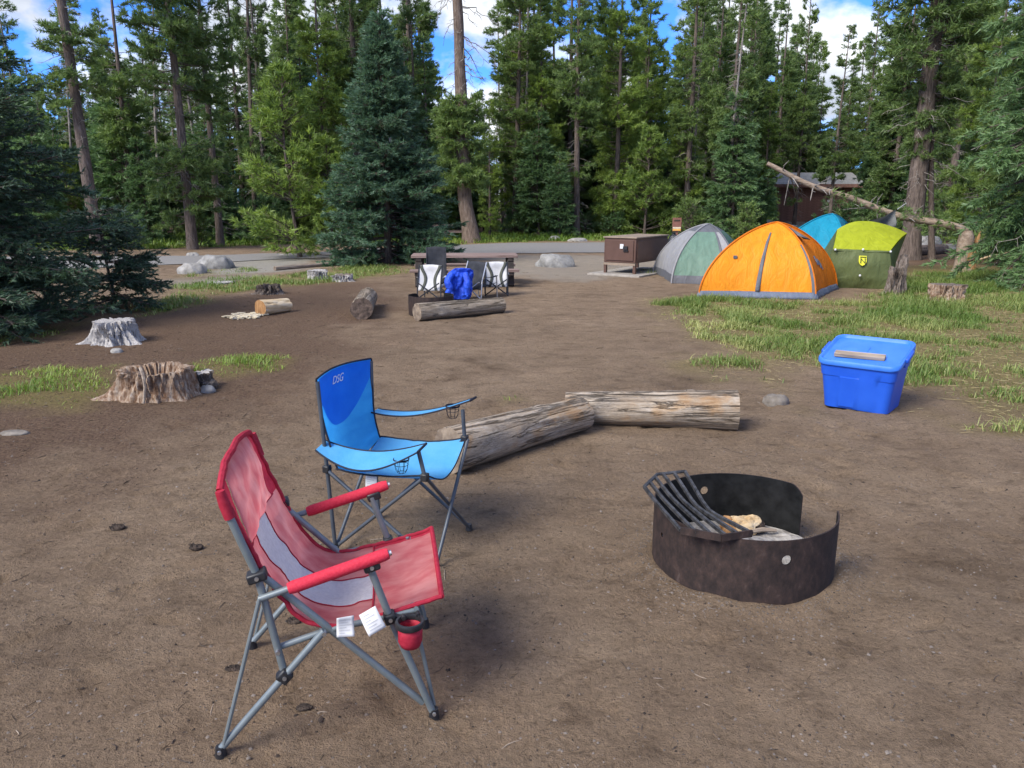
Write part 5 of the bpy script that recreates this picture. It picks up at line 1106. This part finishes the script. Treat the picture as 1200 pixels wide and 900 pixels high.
def loft(secs, mi=0, cap0=False, cap1=False):
    m = MB(); n_ = len(secs[0]); vs = [p for s in secs for p in s]
    fs = [(i * n_ + k, i * n_ + (k + 1) % n_, (i + 1) * n_ + (k + 1) % n_, (i + 1) * n_ + k) for i in range(len(secs) - 1) for k in range(n_)]
    if cap0: fs.append(tuple(range(n_ - 1, -1, -1)))
    if cap1: fs.append(tuple((len(secs) - 1) * n_ + k for k in range(n_)))
    return m.add(vs, fs, mi)
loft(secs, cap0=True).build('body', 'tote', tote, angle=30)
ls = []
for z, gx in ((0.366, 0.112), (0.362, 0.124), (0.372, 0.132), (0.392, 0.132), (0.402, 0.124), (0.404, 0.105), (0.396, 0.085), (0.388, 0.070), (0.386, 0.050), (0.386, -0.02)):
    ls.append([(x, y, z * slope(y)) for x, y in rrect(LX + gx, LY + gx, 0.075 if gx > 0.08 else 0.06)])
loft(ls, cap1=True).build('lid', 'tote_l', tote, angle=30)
for s in (-1, 1):
    m = MB(); m.box((s * (LX / 2 + 0.070), 0, 0.388 * slope(0)), (0.03, 0.19, 0.035), Matrix.Rotation(R(14), 3, 'X')); m.build('handle', 'tote', tote, bevel=0.008)
    m = MB(); m.box((s * (LX / 2 + 0.050), 0.0, 0.345 * slope(0)), (0.03, 0.15, 0.03), Matrix.Rotation(R(14), 3, 'X')); m.build('grip', 'tote', tote, bevel=0.008)
MB().box((0.0, 0.05, 0.3865 * slope(0.05)), (0.006, 0.10, 0.006), Matrix.Rotation(R(14), 3, 'X')).build('lid_rib', 'tote_l', tote)
pb = MB().box((0, 0, 0), (0.37, 0.070, 0.030)).build('board', 'plank', None, bevel=0.003)
bp = np.array(G(1006, 416.5, 0.405)); pl2 = Matrix.Rotation(tang, 2) @ Vector((-0.02, -0.125)); pb.location = (cx_[0] + pl2.x, cx_[1] + pl2.y, 0.386 * slope(-0.125) + 0.020); pb.rotation_euler = (R(13.5), 0, tang + R(6)); tag(pb, 'short grey offcut of board lying on the lid of the blue tote', 'board')

# ------------------------------------------------------------------ blue folding chair
RN = np.array([-0.843, 3.408]); bth = R(-19.7); BW, BD = 0.419, 0.515
bc = thing('camping_chair', 'bright blue folding camping chair with a dark blue headrest beside the slanting log', 'camping chair', (*RN, 0), bth)
# hubs and feet, x = depth (front +), y = width, z
rn, rf, nf, ff = (0, 0, 0.008), (0, BW, 0.008), (BD, 0, 0.008), (BD, BW, 0.008)
hrn, hrf, hnf, hff = (-0.021, 0, 0.40), (-0.012, BW, 0.415), (0.484, 0, 0.422), (0.498, BW, 0.477)
def off(p, dx=0, dy=0, dz=0): return (p[0] + dx, p[1] + dy, p[2] + dz)
tn, tf = (-0.045, 0, 0.815), (-0.007, BW, 0.832)
MB().tube([rn, hrn, tn], 0.0098, 10).build('pole', 'tube_d', bc); MB().tube([rf, hrf, tf], 0.0098, 10).build('pole', 'tube_d', bc)
for a, b in ((off(hnf, 0.004), off(ff, 0.004)), (off(hff, 0.016), off(nf, 0.016)), (off(hrn, 0, -0.006), off(nf, 0, -0.006)), (off(hnf, 0, 0.008), off(rn, 0, 0.008)), (off(hrf, 0, 0.006), off(ff, 0, 0.006)), (off(hff, 0, -0.008), off(rf, 0, -0.008)), (off(hrn, -0.012), off(rf, -0.012)), (off(hrf, 0.004), off(rn, 0.004))):
    MB().tube([a, b], 0.0088, 10).build('leg', 'tube_d', bc)
for p in (rn, rf, nf, ff): MB().tube([off(p, 0, 0, -0.010), off(p, 0, 0, 0.022)], [0.019, 0.014], 10).build('foot', 'black', bc)
for p in (hrn, hrf, hnf, hff): MB().box(off(p, 0, 0, 0.0), (0.034, 0.034, 0.036)).build('hub', 'black', bc, bevel=0.006)
post_n, post_f = (0.455, 0, 0.545), (0.490, BW, 0.625)
MB().tube([hnf, post_n], 0.0095, 10).build('arm_post', 'tube_d', bc); MB().tube([hff, post_f], 0.0095, 10).build('arm_post', 'tube_d', bc)
def seat(u, v):      # u width, v depth
    a = np.array((0.028, 0.0, 0.408)) * (1 - u) + np.array((0.030, BW, 0.440)) * u; b = np.array((0.490, 0.0, 0.428)) * (1 - u) + np.array((0.502, BW, 0.480)) * u
    p = a * (1 - v) + b * v; s = math.sin(math.pi * u)
    p[2] -= s * (0.055 + 0.035 * v) + 0.020 * math.sin(math.pi * v); p[0] += 0.012 * s * v ** 3 + wr(u * 4, v * 4, 5) * 0.008; p[2] += wr(u * 3, v * 5, 7) * 0.012
    return tuple(p)
MB().grid(seat, 24, 26).build('seat', 'blue_sunlit', bc, angle=80)
eb = MB().tube([off(seat(0, k / 20), 0, 0, 0.001) for k in range(21)], 0.0042, 6); eb.build('binding', 'navy', bc)
MB().tube([off(seat(1, k / 20), 0, 0, 0.001) for k in range(21)], 0.0042, 6).build('binding', 'navy', bc)
MB().tube([off(seat(k / 20, 1), 0, 0, 0.001) for k in range(21)], 0.0036, 6).build('binding', 'navy', bc)
def back(u, v, o=0.0):
    n0 = crom([(0.030, 0.012, 0.395), (0.012, 0.010, 0.47), (-0.022, 0.004, 0.60), (-0.040, -0.004, 0.74), (-0.045, -0.004, 0.828)], 20); f0 = crom([(0.032, BW - 0.004, 0.435), (0.020, BW - 0.016, 0.50), (0.002, BW - 0.010, 0.62), (-0.005, BW, 0.75), (-0.007, BW + 0.004, 0.845)], 20)
    x = v * 20; k = min(int(x), 19); t = x - k; A = n0[k] * (1 - t) + n0[k + 1] * t; B = f0[k] * (1 - t) + f0[k + 1] * t
    p = A * (1 - u) + B * u; s = math.sin(math.pi * u)
    p[0] += -s * (0.050 * math.sin(math.pi * (0.15 + 0.72 * v)) + 0.012) + o + wr(u * 3 + 2, v * 5, 9) * 0.014; p[2] += 0.012 * s * v - 0.062 * s * (1 - v) ** 2
    return tuple(p)
MB().grid(back, 26, 34).build('backrest', 'blue', bc, angle=80)
def vb(u): return 0.44 + 0.34 * abs(2 * u - 0.95) ** 2.4
MB().grid(lambda a, b: back(0.035 + 0.93 * a, vb(0.035 + 0.93 * a) * (1 - b) + 0.985 * b, 0.007), 26, 22).build('headrest', 'blue_d', bc, angle=80)
for pts in ([back(0, k / 24) for k in range(25)], [back(1, k / 24) for k in range(25)], [back(k / 16, 1) for k in range(17)]): MB().tube(pts, 0.0046, 6).build('binding', 'navy', bc)
# the letters printed on the backrest
tx = bpy.data.curves.new('logo', 'FONT'); tx.body = 'DSG'; tx.size = 0.056; tx.align_x = 'CENTER'; tx.align_y = 'CENTER'; tx.extrude = 0.0006; tx.shear = 0.25; tx.materials.append(MT['whiteink'])
lg0 = bpy.data.objects.new('logo', tx); COL.objects.link(lg0); me_lg = bpy.data.meshes.new_from_object(lg0.evaluated_get(bpy.context.evaluated_depsgraph_get())); bpy.data.objects.remove(lg0); lg = link('logo', me_lg, bc)
lp = back(0.46, 0.83, 0.013); lg.location = lp; lg.scale = (0.82, 1, 1)
ez = Vector(back(0.46, 0.90)) - Vector(back(0.46, 0.78)); ey = (Vector(back(0.56, 0.83)) - Vector(back(0.36, 0.83))).normalized(); nzv = ey.cross(ez).normalized(); ez = nzv.cross(ey)
lg.rotation_euler = Matrix((ey, ez, nzv)).transposed().to_euler()
def armrest(p0, p1, wd, sag, y0, out_=-1):
    def fn(u, v):
        p = np.array(p0) * (1 - v) + np.array(p1) * v; p[1] += y0 + (u - .5) * wd * (0.75 + 0.25 * math.sin(math.pi * min(1, v * 1.15))) ; p[2] += -sag * math.sin(math.pi * v ** 0.9) - (0.055 if out_ < 0 else 0.0) * (max(0.0, (u - .5) * out_ + 0.5)) * math.sin(math.pi * (0.12 + 0.8 * v)) + 0.012; return tuple(p)
    return fn
for k, (p0, p1, y0) in enumerate((((-0.040, 0, 0.515), (0.480, 0, 0.556), -0.012), ((-0.005, BW, 0.560), (0.540, BW, 0.668), 0.012))):
    fn = armrest(p0, p1, 0.118 if k == 0 else 0.10, 0.050 if k == 0 else 0.040, y0, -1 if k == 0 else 1)
    a = MB().grid(fn, 6, 26).build('armrest', 'blue_sunlit', bc, angle=80)
    for e in (0, 1): MB().tube([fn(e, q / 26) for q in range(27)], 0.0042, 6).build('binding', 'navy', a)
    MB().tube([fn(q / 6, 1) for q in range(7)], 0.006, 6).build('binding', 'navy', a)
    # net cup holder below the front of the arm
    cpos = np.array(fn(0.5, 0.80)) - np.array([0, 0, 0.022 if k == 0 else 0.006]); ch_ = MB().lathe([(0.035, 0.000), (0.037, 0.005), (0.035, 0.009), (0.033, 0.004), (0.035, 0.000)], 22, tuple(cpos)); ch_o = ch_.build('cup_holder', 'navy', a)
    m = MB()
    for q in range(8):
        an = q * math.pi / 4; m.tube([(cpos[0] + 0.034 * math.cos(an), cpos[1] + 0.034 * math.sin(an), cpos[2]), (cpos[0] + 0.028 * math.cos(an), cpos[1] + 0.028 * math.sin(an), cpos[2] - 0.040), (cpos[0] + 0.018 * math.cos(an), cpos[1] + 0.018 * math.sin(an), cpos[2] - 0.056)], 0.0012, 4)
    for dz, rr in ((-0.02, 0.031), (-0.056, 0.018)): m.tube([(cpos[0] + rr * math.cos(q * math.pi / 8), cpos[1] + rr * math.sin(q * math.pi / 8), cpos[2] + dz) for q in range(17)], 0.0014, 4)
    m.build('net', 'navy', a)
def paper_tag(parent, c, wx, h, rz=0.0, tilt=0.0, seed=0, roll=0.0):
    M = Matrix.Rotation(rz, 4, 'Z') @ Matrix.Rotation(roll, 4, 'Y') @ Matrix.Rotation(tilt, 4, 'X')
    def fn(u, v): return tuple(Vector(c) + (M @ Vector(((u - .5) * wx, 0.010 * math.sin(v * 2.2 + u + seed) - 0.004, -h * v))))
    o = MB().grid(fn, 6, 8).build('care_label', 'paper', parent, angle=80, solid=0.0008)
    m = MB()
    for r_i in range(6):
        for y_ in (-0.0022,):
            wd = (0.66, 0.5, 0.7, 0.4, 0.6, 0.3)[(r_i + seed) % 6]; v = 0.15 + r_i * 0.13
            m.grid(lambda a, b: tuple(Vector(fn(0.15 + wd * a, v + 0.028 * b)) + M @ Vector((0, y_, 0))), 3, 1)
    m.build('print', 'ink', o); return o
paper_tag(bc, (0.205, 0.015, 0.400), 0.060, 0.068, 0.12, 0.1, 2)

# ------------------------------------------------------------------ red folding chair in the foreground
ra, ru = np.array([-0.877, 2.017]), np.array([0.967, 0.255]); RW = 0.552; SKEW = 0.097
rc = thing('camping_chair', 'red and white folding armchair with foam armrests and a red cup holder in the foreground', 'camping chair', (*ra, 0), math.atan2(ru[1], ru[0]))
def Q(u, w_, z): return (u + SKEW * w_, w_, z)
TR = 0.0112
for w_, s in ((0.0, -1), (RW, 1)):
    o1, o2 = s * 0.013, s * -0.013
    MB().tube([Q(0.0, w_ + o1, 0.016), Q(0.322, w_ + o1, 0.362)], TR, 10).build('rear_leg', 'tube', rc)
    MB().tube([Q(0.150, w_ + o2, 0.556), Q(0.612, w_ + o2, 0.045)], TR, 10).build('side_brace', 'tube', rc)
    MB().tube([Q(*p) for p in ((0.198, w_, 0.225), (0.168, w_, 0.41), (0.142, w_, 0.563), (0.108, w_, 0.665), (0.080, w_, 0.754), (0.063, w_, 0.82))], TR * 1.02, 10).build('back_pole', 'tube', rc)
    MB().tube([Q(0.644, w_, 0.010), Q(0.518, w_, 0.370), Q(0.462, w_, 0.552)], TR * 1.05, 10).build('front_leg', 'tube', rc)
    am = MB().tube([Q(0.144, w_ + o1, 0.491), Q(0.524, w_ + o1, 0.588)], TR * 0.9, 10).build('arm', 'tube', rc)
    m = MB(); pts = [Q(*(np.array((0.228, w_ + o1, 0.5125)) * (1 - k / 20) + np.array((0.522, w_ + o1, 0.589)) * k / 20)) for k in range(21)]
    rough_tube(m, pts, [0.0165] + [0.0195] * 19 + [0.0165], 14, 3, 0.05, 2); m.build('foam_sleeve', 'red_foam', am)
    MB().tube([Q(0.5215, w_ + o1, 0.588), Q(0.531, w_ + o1, 0.5905)], 0.0085, 10).build('end_cap', 'steel', am)
    MB().tube([Q(0.147, w_ + s * 0.018, 0.495), Q(0.012, w_ + s * 0.018, 0.035)], 0.0062, 8).build('rear_rod', 'tube', rc)
    MB().tube([Q(0.186, w_ + o2, 0.313), Q(0.322, w_ + o2, 0.346), Q(0.60, w_ + o2, 0.376)], TR * 0.9, 10).build('seat_rail', 'tube', rc)
    MB().tube([Q(0.588, w_ - s * 0.03, 0.390), Q(0.648, w_ - s * 0.012, 0.03)], 0.0065, 8).build('front_rod', 'tube', rc)
    for nm, p, sz in (('back_bracket', (0.142, w_, 0.560), (0.056, 0.046, 0.030)), ('leg_bracket', (0.518, w_, 0.370), (0.036, 0.040, 0.034)), ('arm_bracket', (0.470, w_ + o1 * 0.6, 0.553), (0.050, 0.034, 0.030)), ('joint_clip', (0.198, w_ + o1 * 0.5, 0.228), (0.040, 0.036, 0.040))):
        b = MB().box(Q(*p), sz, Matrix.Rotation(R(-14 if nm != 'joint_clip' else 45), 3, 'Y')).build(nm, 'black', rc, bevel=0.006)
        q = Vector(Q(*p)) + Vector((0, s * sz[1] / 2, 0)); MB().tube([tuple(q), tuple(q + Vector((0, s * 0.004, 0)))], 0.0062, 10).build('rivet', 'steel', b)
    for p in ((0.0, w_ + o1, 0.0), (0.646, w_, 0.0)):
        f = MB().tube([Q(p[0], p[1], -0.008), Q(p[0], p[1], 0.026)], [0.018, 0.0145], 12).build('foot', 'black', rc)
        q = Q(p[0], p[1] + s * 0.017, 0.018); MB().tube([q, off(q, 0, s * 0.006)], 0.006, 8).build('rivet', 'steel', f)
    for p in ((0.322, 0.355), (0.186, 0.313), (0.560, 0.372), (0.605, 0.376)):
        q = Q(p[0], w_ + s * 0.024, p[1]); MB().tube([q, off(q, 0, -s * 0.02)], 0.007, 10).build('rivet', 'steel' if p[0] < 0.5 else 'black', rc)
MB().tube([Q(0.300, 0.0, 0.330), Q(0.31, RW / 2, 0.262), Q(0.300, RW, 0.330)], 0.008, 8).build('cross_bar', 'tube', rc)
MB().tube([Q(0.60, 0.0, 0.385), Q(0.60, RW / 2, 0.325), Q(0.60, RW, 0.385)], 0.008, 8).build('cross_bar', 'tube', rc)
prof = crom([(0.058, 0.858), (0.100, 0.715), (0.150, 0.580), (0.205, 0.462), (0.265, 0.385), (0.350, 0.352), (0.480, 0.366), (0.600, 0.389), (0.682, 0.405)], 160)
pl_ = np.array(prof); cum = np.concatenate([[0], np.cumsum(np.hypot(*np.diff(pl_, axis=0).T))]); cum /= cum[-1]
def fab(s, t, o=0.0):
    u = np.interp(s, cum, pl_[:, 0]); z = np.interp(s, cum, pl_[:, 1]); e = 0.004
    du = np.interp(min(s + e, 1), cum, pl_[:, 0]) - np.interp(max(s - e, 0), cum, pl_[:, 0]); dz = np.interp(min(s + e, 1), cum, pl_[:, 1]) - np.interp(max(s - e, 0), cum, pl_[:, 1]); l = math.hypot(du, dz)
    nu_, nz_ = -dz / l, du / l                       # up/front side of the cloth
    sg = math.sin(math.pi * t) * (0.024 + 0.010 * math.sin(3 * math.pi * s)) * (0.45 + 0.55 * math.sin(math.pi * min(1, s * 1.05)))
    wv = wr(s * 9 + 3, t * 4, 31) * 0.022 * math.sin(math.pi * t) + wr(s * 22, t * 9, 33) * 0.011 + wr(s * 6 + t * 5, s * 40 - t * 9, 35) * 0.004
    k = o - sg + wv
    arch = (0.046 * max(0.0, math.sin(math.pi * t)) ** 0.45 - 0.034) * max(0, 1 - s * 7)
    return Q(u + nu_ * k, 0.016 + (RW - 0.032) * t, z + nz_ * k + arch)
def sheet(s0, s1, t0, t1, mt, name, ns, ntt, o=0.0): return MB().grid(lambda a, b: fab(s0 + (s1 - s0) * b, t0 + (t1 - t0) * a, o), ntt, ns).build(name, mt, rc, angle=80)
sP, sF = 0.255, 0.765
sheet(0, sP, 0, 0.13, 'red', 'back_border', 16, 4); sheet(0, sP, 0.87, 1, 'red', 'back_border', 16, 4)
sheet(sP, sF, 0, 0.29, 'red_mesh', 'side_mesh', 34, 8); sheet(sP, sF, 0.65, 1, 'red_mesh', 'side_mesh', 34, 8); sheet(sP, sF, 0.29, 0.65, 'white_mesh', 'white_mesh_panel', 34, 10)
sheet(sF, 1, 0.045, 0.955, 'red_mesh', 'seat', 16, 20); sheet(sF, 1, 0, 0.045, 'red', 'seat_border', 16, 2); sheet(sF, 1, 0.955, 1, 'red', 'seat_border', 16, 2)
def cushion(a, b):
    s_, t_ = (sP + 0.004) * b, 0.125 + 0.75 * a
    return fab(s_, t_, 0.004 + 0.030 * (math.sin(math.pi * a) ** 0.5) * (math.sin(math.pi * b) ** 0.5) + wr(a * 6, b * 5, 4) * 0.012)
MB().grid(cushion, 22, 22).build('headrest', 'red_mesh', rc, angle=80)
for t_ in (0, 1): MB().tube([fab(k / 70, t_, 0.002) for k in range(71)], 0.0075, 8).build('piping', 'red', rc)
for s_ in (0, 1): MB().tube([fab(s_, k / 24, 0.002) for k in range(25)], 0.0085 if s_ else 0.011, 8).build('piping', 'red', rc)
for s_, t0, t1 in ((sP, 0.1, 0.9), (sF, 0.0, 1.0)): MB().tube([fab(s_, t0 + (t1 - t0) * k / 24, 0.003) for k in range(25)], 0.0032, 6).build('seam', 'red', rc)
for t_ in (0.29, 0.65): MB().tube([fab(sP + (sF - sP) * k / 40, t_, 0.002) for k in range(41)], 0.0022, 6).build('seam', 'red', rc)
for w_ in (0.0, RW):
    m = MB(); rough_tube(m, [Q(*p) for p in ((0.083, w_, 0.745), (0.072, w_, 0.785), (0.062, w_, 0.828))], [0.0155, 0.016, 0.013], 12, 3, 0.1); m.build('pole_sleeve', 'red', rc)
paper_tag(rc, Q(0.386, -0.016, 0.400), 0.052, 0.062, 0.05, -0.15, 0, 0.05); paper_tag(rc, Q(0.452, -0.018, 0.413), 0.056, 0.070, 0.05, -0.55, 3, -0.42)
cq = np.array(Q(0.578, -0.045, 0.365))
cu_ = MB().lathe([(0.034, -0.006), (0.044, -0.006), (0.046, 0.004), (0.043, 0.012), (0.036, 0.012), (0.033, 0.004), (0.034, -0.006)], 30, tuple(cq)).build('cup_holder', 'black', rc)
cb = MB().lathe([(0.036, -0.004), (0.037, -0.03), (0.036, -0.055), (0.030, -0.072), (0.001, -0.078)], 28, tuple(cq)); cb.v = [(x + wr(x * 40, z * 40, 3) * 0.006, y + wr(y * 40, z * 40, 4) * 0.006, z) for x, y, z in cb.v]; cb.build('pouch', 'red', cu_, angle=80, solid=0.002)
MB().bar(Q(0.530, 0.0, 0.372), tuple(cq + np.array([-0.02, 0.035, 0.002])), 0.016, 0.012).build('bracket', 'black', cu_)

# ------------------------------------------------------------------ grass, pebbles, needles and twigs
def blades(name, n, box, mt, lo, hi, label, wd=0.006, thr=0.25, seed=0, extra=None):
    r = np.random.default_rng(seed); x = r.uniform(box[0], box[1], n); y = r.uniform(box[2], box[3], n)
    g, du, gv, f = masks(x, y); cl = fbm(x * 2.2, y * 2.2, 44, 3); p = sstep(thr, 0.85, g) * (0.12 + 1.5 * sstep(0.38, 0.62, cl)); k = r.random(n) < p
    if extra is not None: k &= extra(x, y)
    x, y, g, cl = x[k], y[k], g[k], cl[k]; m_ = len(x); z = height(x, y, False)
    h = (1 + 0.5 * sstep(9, 15, y)) * (lo + (hi - lo) * r.random(m_) ** 1.5) * (0.45 + 0.75 * sstep(0.3, 0.7, cl)) * (0.5 + 0.5 * g); a = r.uniform(0, 6.28, m_); ln = r.uniform(0.2, 1.5, m_) * h
    b = np.stack([x, y, z - 0.01], -1); dr = np.stack([np.cos(a), np.sin(a), 0 * a], -1); sd = np.stack([-np.sin(a), np.cos(a), 0 * a], -1) * (wd * r.uniform(0.6, 1.3, m_) / 2)[:, None]
    mid = b + dr * (ln * 0.35)[:, None]; mid[:, 2] += h * 0.6; tip_ = b + dr * ln[:, None]; tip_[:, 2] += h * r.uniform(0.75, 1.0, m_)
    V = np.stack([b - sd, b + sd, mid + sd * 0.8, mid - sd * 0.8, tip_], 1).reshape(-1, 3); o = np.arange(m_) * 5
    F_ = np.concatenate([np.stack([o, o + 1, o + 2], -1), np.stack([o, o + 2, o + 3], -1), np.stack([o + 3, o + 2, o + 4], -1)])
    ti = np.clip(r.normal(0.42, 0.22, m_) + (fbm(x * 0.8, y * 0.8, 66, 3) - 0.5) * 1.1 - (g - 0.6) * 0.55 - sstep(10, 15, y) * 0.22, 0, 1)
    ob = link(name, npmesh(name, V, F_, [mt], tint=np.tile(ti, 3))); ob['kind'] = 'stuff'; tag(ob, label, 'grass'); return m_
ng = blades('grass', 300000, (1.8, 12.5, 5.3, 17.5), 'grass', 0.03, 0.12, 'patchy green and straw-coloured meadow grass round the tents and blue tote', 0.008, seed=1)
ng2 = blades('grass', 90000, (-11, 0.5, 5.3, 9.0), 'grass_g', 0.03, 0.10, 'green grass tufts among the dirt around the left stumps', 0.007, seed=2)
ng3 = blades('grass', 120000, (-12, 3.5, 9.0, 21), 'grass', 0.03, 0.09, 'strip of yellow-green grass along the near side of the road', 0.013, seed=3)
ng4 = blades('grass', 170000, (-32, 20, 23, 38), 'grass_g', 0.06, 0.20, 'short yellow-green grass along the far side of the road', 0.03, seed=4)
def meadow_pos(r, n):
    x = r.uniform(1.8, 12.5, n); y = r.uniform(5.2, 16, n); g = masks(x, y)[0]; k = r.random(n) < sstep(0.08, 0.5, g); return x[k], y[k]
def duff_pos(r, n):
    x = r.uniform(-9, 0.5, n); y = r.uniform(4, 14, n); du = masks(x, y)[1]; k = r.random(n) < du; return x[k], y[k]
print('blades', ng, ng2, ng3, ng4)
def scatter_tris(name, n, fn_pos, mt, smin, smax, label, cat, seed, elong=1.0, lift=0.0):
    r = np.random.default_rng(seed); x, y = fn_pos(r, n); m_ = len(x); z = height(x, y, True) + lift
    s = smin * (smax / smin) ** (r.random(m_) ** 2.2); a = r.uniform(0, 6.28, m_)
    base_v = np.array([[1, 0, 0], [0, 1, 0], [-1, 0, 0], [0, -1, 0], [0.1, 0.1, 0.75]]) * np.array([elong, 1, 1])
    Vb = base_v[None] * s[:, None, None] * r.uniform(0.6, 1.3, (m_, 5, 1)); c, sn = np.cos(a)[:, None], np.sin(a)[:, None]
    V = np.stack([x[:, None] + Vb[..., 0] * c - Vb[..., 1] * sn, y[:, None] + Vb[..., 0] * sn + Vb[..., 1] * c, z[:, None] + Vb[..., 2] - 0.15 * s[:, None]], -1).reshape(-1, 3); o = np.arange(m_)[:, None] * 5
    F_ = np.concatenate([np.concatenate([o + k, o + (k + 1) % 4, o + 4], 1) for k in range(4)])
    ob = link(name, npmesh(name, V, F_, [mt])); ob['kind'] = 'stuff'; tag(ob, label, cat)
def near_pos(r, n):
    y = 1.3 + 9.5 * r.random(n) ** 1.7; x = r.uniform(-0.78, 0.78, n) * (y + 0.6); k = np.hypot(x - RINGC[0], y - RINGC[1]) > 0.42; return x[k], y[k]
def ring_pos(r, n):
    a = r.uniform(0, 6.28, n); d = 0.42 + np.abs(r.normal(0, 0.11, n)); return RINGC[0] + d * np.cos(a), RINGC[1] + d * np.sin(a)
scatter_tris('gravel', 24000, near_pos, 'pebble', 0.0014, 0.010, 'small pale grit and pebbles spread over the bare dirt', 'gravel', 5)
scatter_tris('gravel', 2600, ring_pos, 'pebble', 0.002, 0.008, 'loose grit ringed around the base of the foreground fire ring', 'gravel', 6)
scatter_tris('soil_crumbs', 9000, near_pos, 'clod', 0.0014, 0.009, 'dark crumbs of soil and bark spread over the bare dirt', 'soil', 7)
def sticks(name, n, mt, l0, l1, rad, label, seed, pos):
    r = np.random.default_rng(seed); x, y = pos(r, n); m_ = len(x); a = r.uniform(0, 6.28, m_); l = l0 * (l1 / l0) ** (r.random(m_) ** 1.6); z = height(x, y, True) + rad
    d = np.stack([np.cos(a), np.sin(a), r.normal(0, 0.04, m_)], -1); sd = np.stack([-np.sin(a), np.cos(a), 0 * a], -1); c = np.stack([x, y, z], -1); s = np.linspace(-0.5, 0.5, 4); bow_ = r.normal(0, 0.16, m_)
    P = c[:, None] + d[:, None] * (l[:, None] * s)[..., None] + sd[:, None] * ((l * bow_)[:, None] * (0.25 - s ** 2) * 2)[..., None]
    V, F_ = tubes_np(P, np.tile(rad * np.array([[0.7, 1, 0.9, 0.5]]), (m_, 1)) * r.uniform(0.6, 1.4, (m_, 1)), 3)
    ob = link(name, npmesh(name, V, F_, [mt])); ob['kind'] = 'stuff'; tag(ob, label, 'twigs')
sticks('pine_litter', 5000, 'litter', 0.02, 0.07, 0.0011, 'fallen pine needles and straw bits spread over the bare dirt', 8, near_pos)
sticks('twigs', 420, 'bark', 0.02, 0.12, 0.0020, 'dark twigs lying about on the bare dirt', 9, near_pos)
sticks('twigs', 160, 'plank', 0.03, 0.12, 0.0018, 'pale broken twigs lying about on the bare dirt', 10, near_pos)
sticks('twigs', 320, 'litter', 0.06, 0.25, 0.004, 'pale twigs and wood bits in the grass and dirt further off', 11, lambda r, n: (r.uniform(-9, 11, n), r.uniform(7, 19, n)))
sticks('dry_grass', 17000, 'straw', 0.04, 0.14, 0.0022, 'flattened dry straw lying through the meadow grass', 12, meadow_pos)
sticks('bark_chips', 5200, 'litter', 0.015, 0.07, 0.0032, 'small pale bark and wood chips strewn over the dark duff on the left', 13, duff_pos)
scatter_tris('soil_crumbs', 420, near_pos, 'clod', 0.004, 0.012, 'larger dark lumps of soil and bark on the bare dirt', 'soil', 14, 1.7)
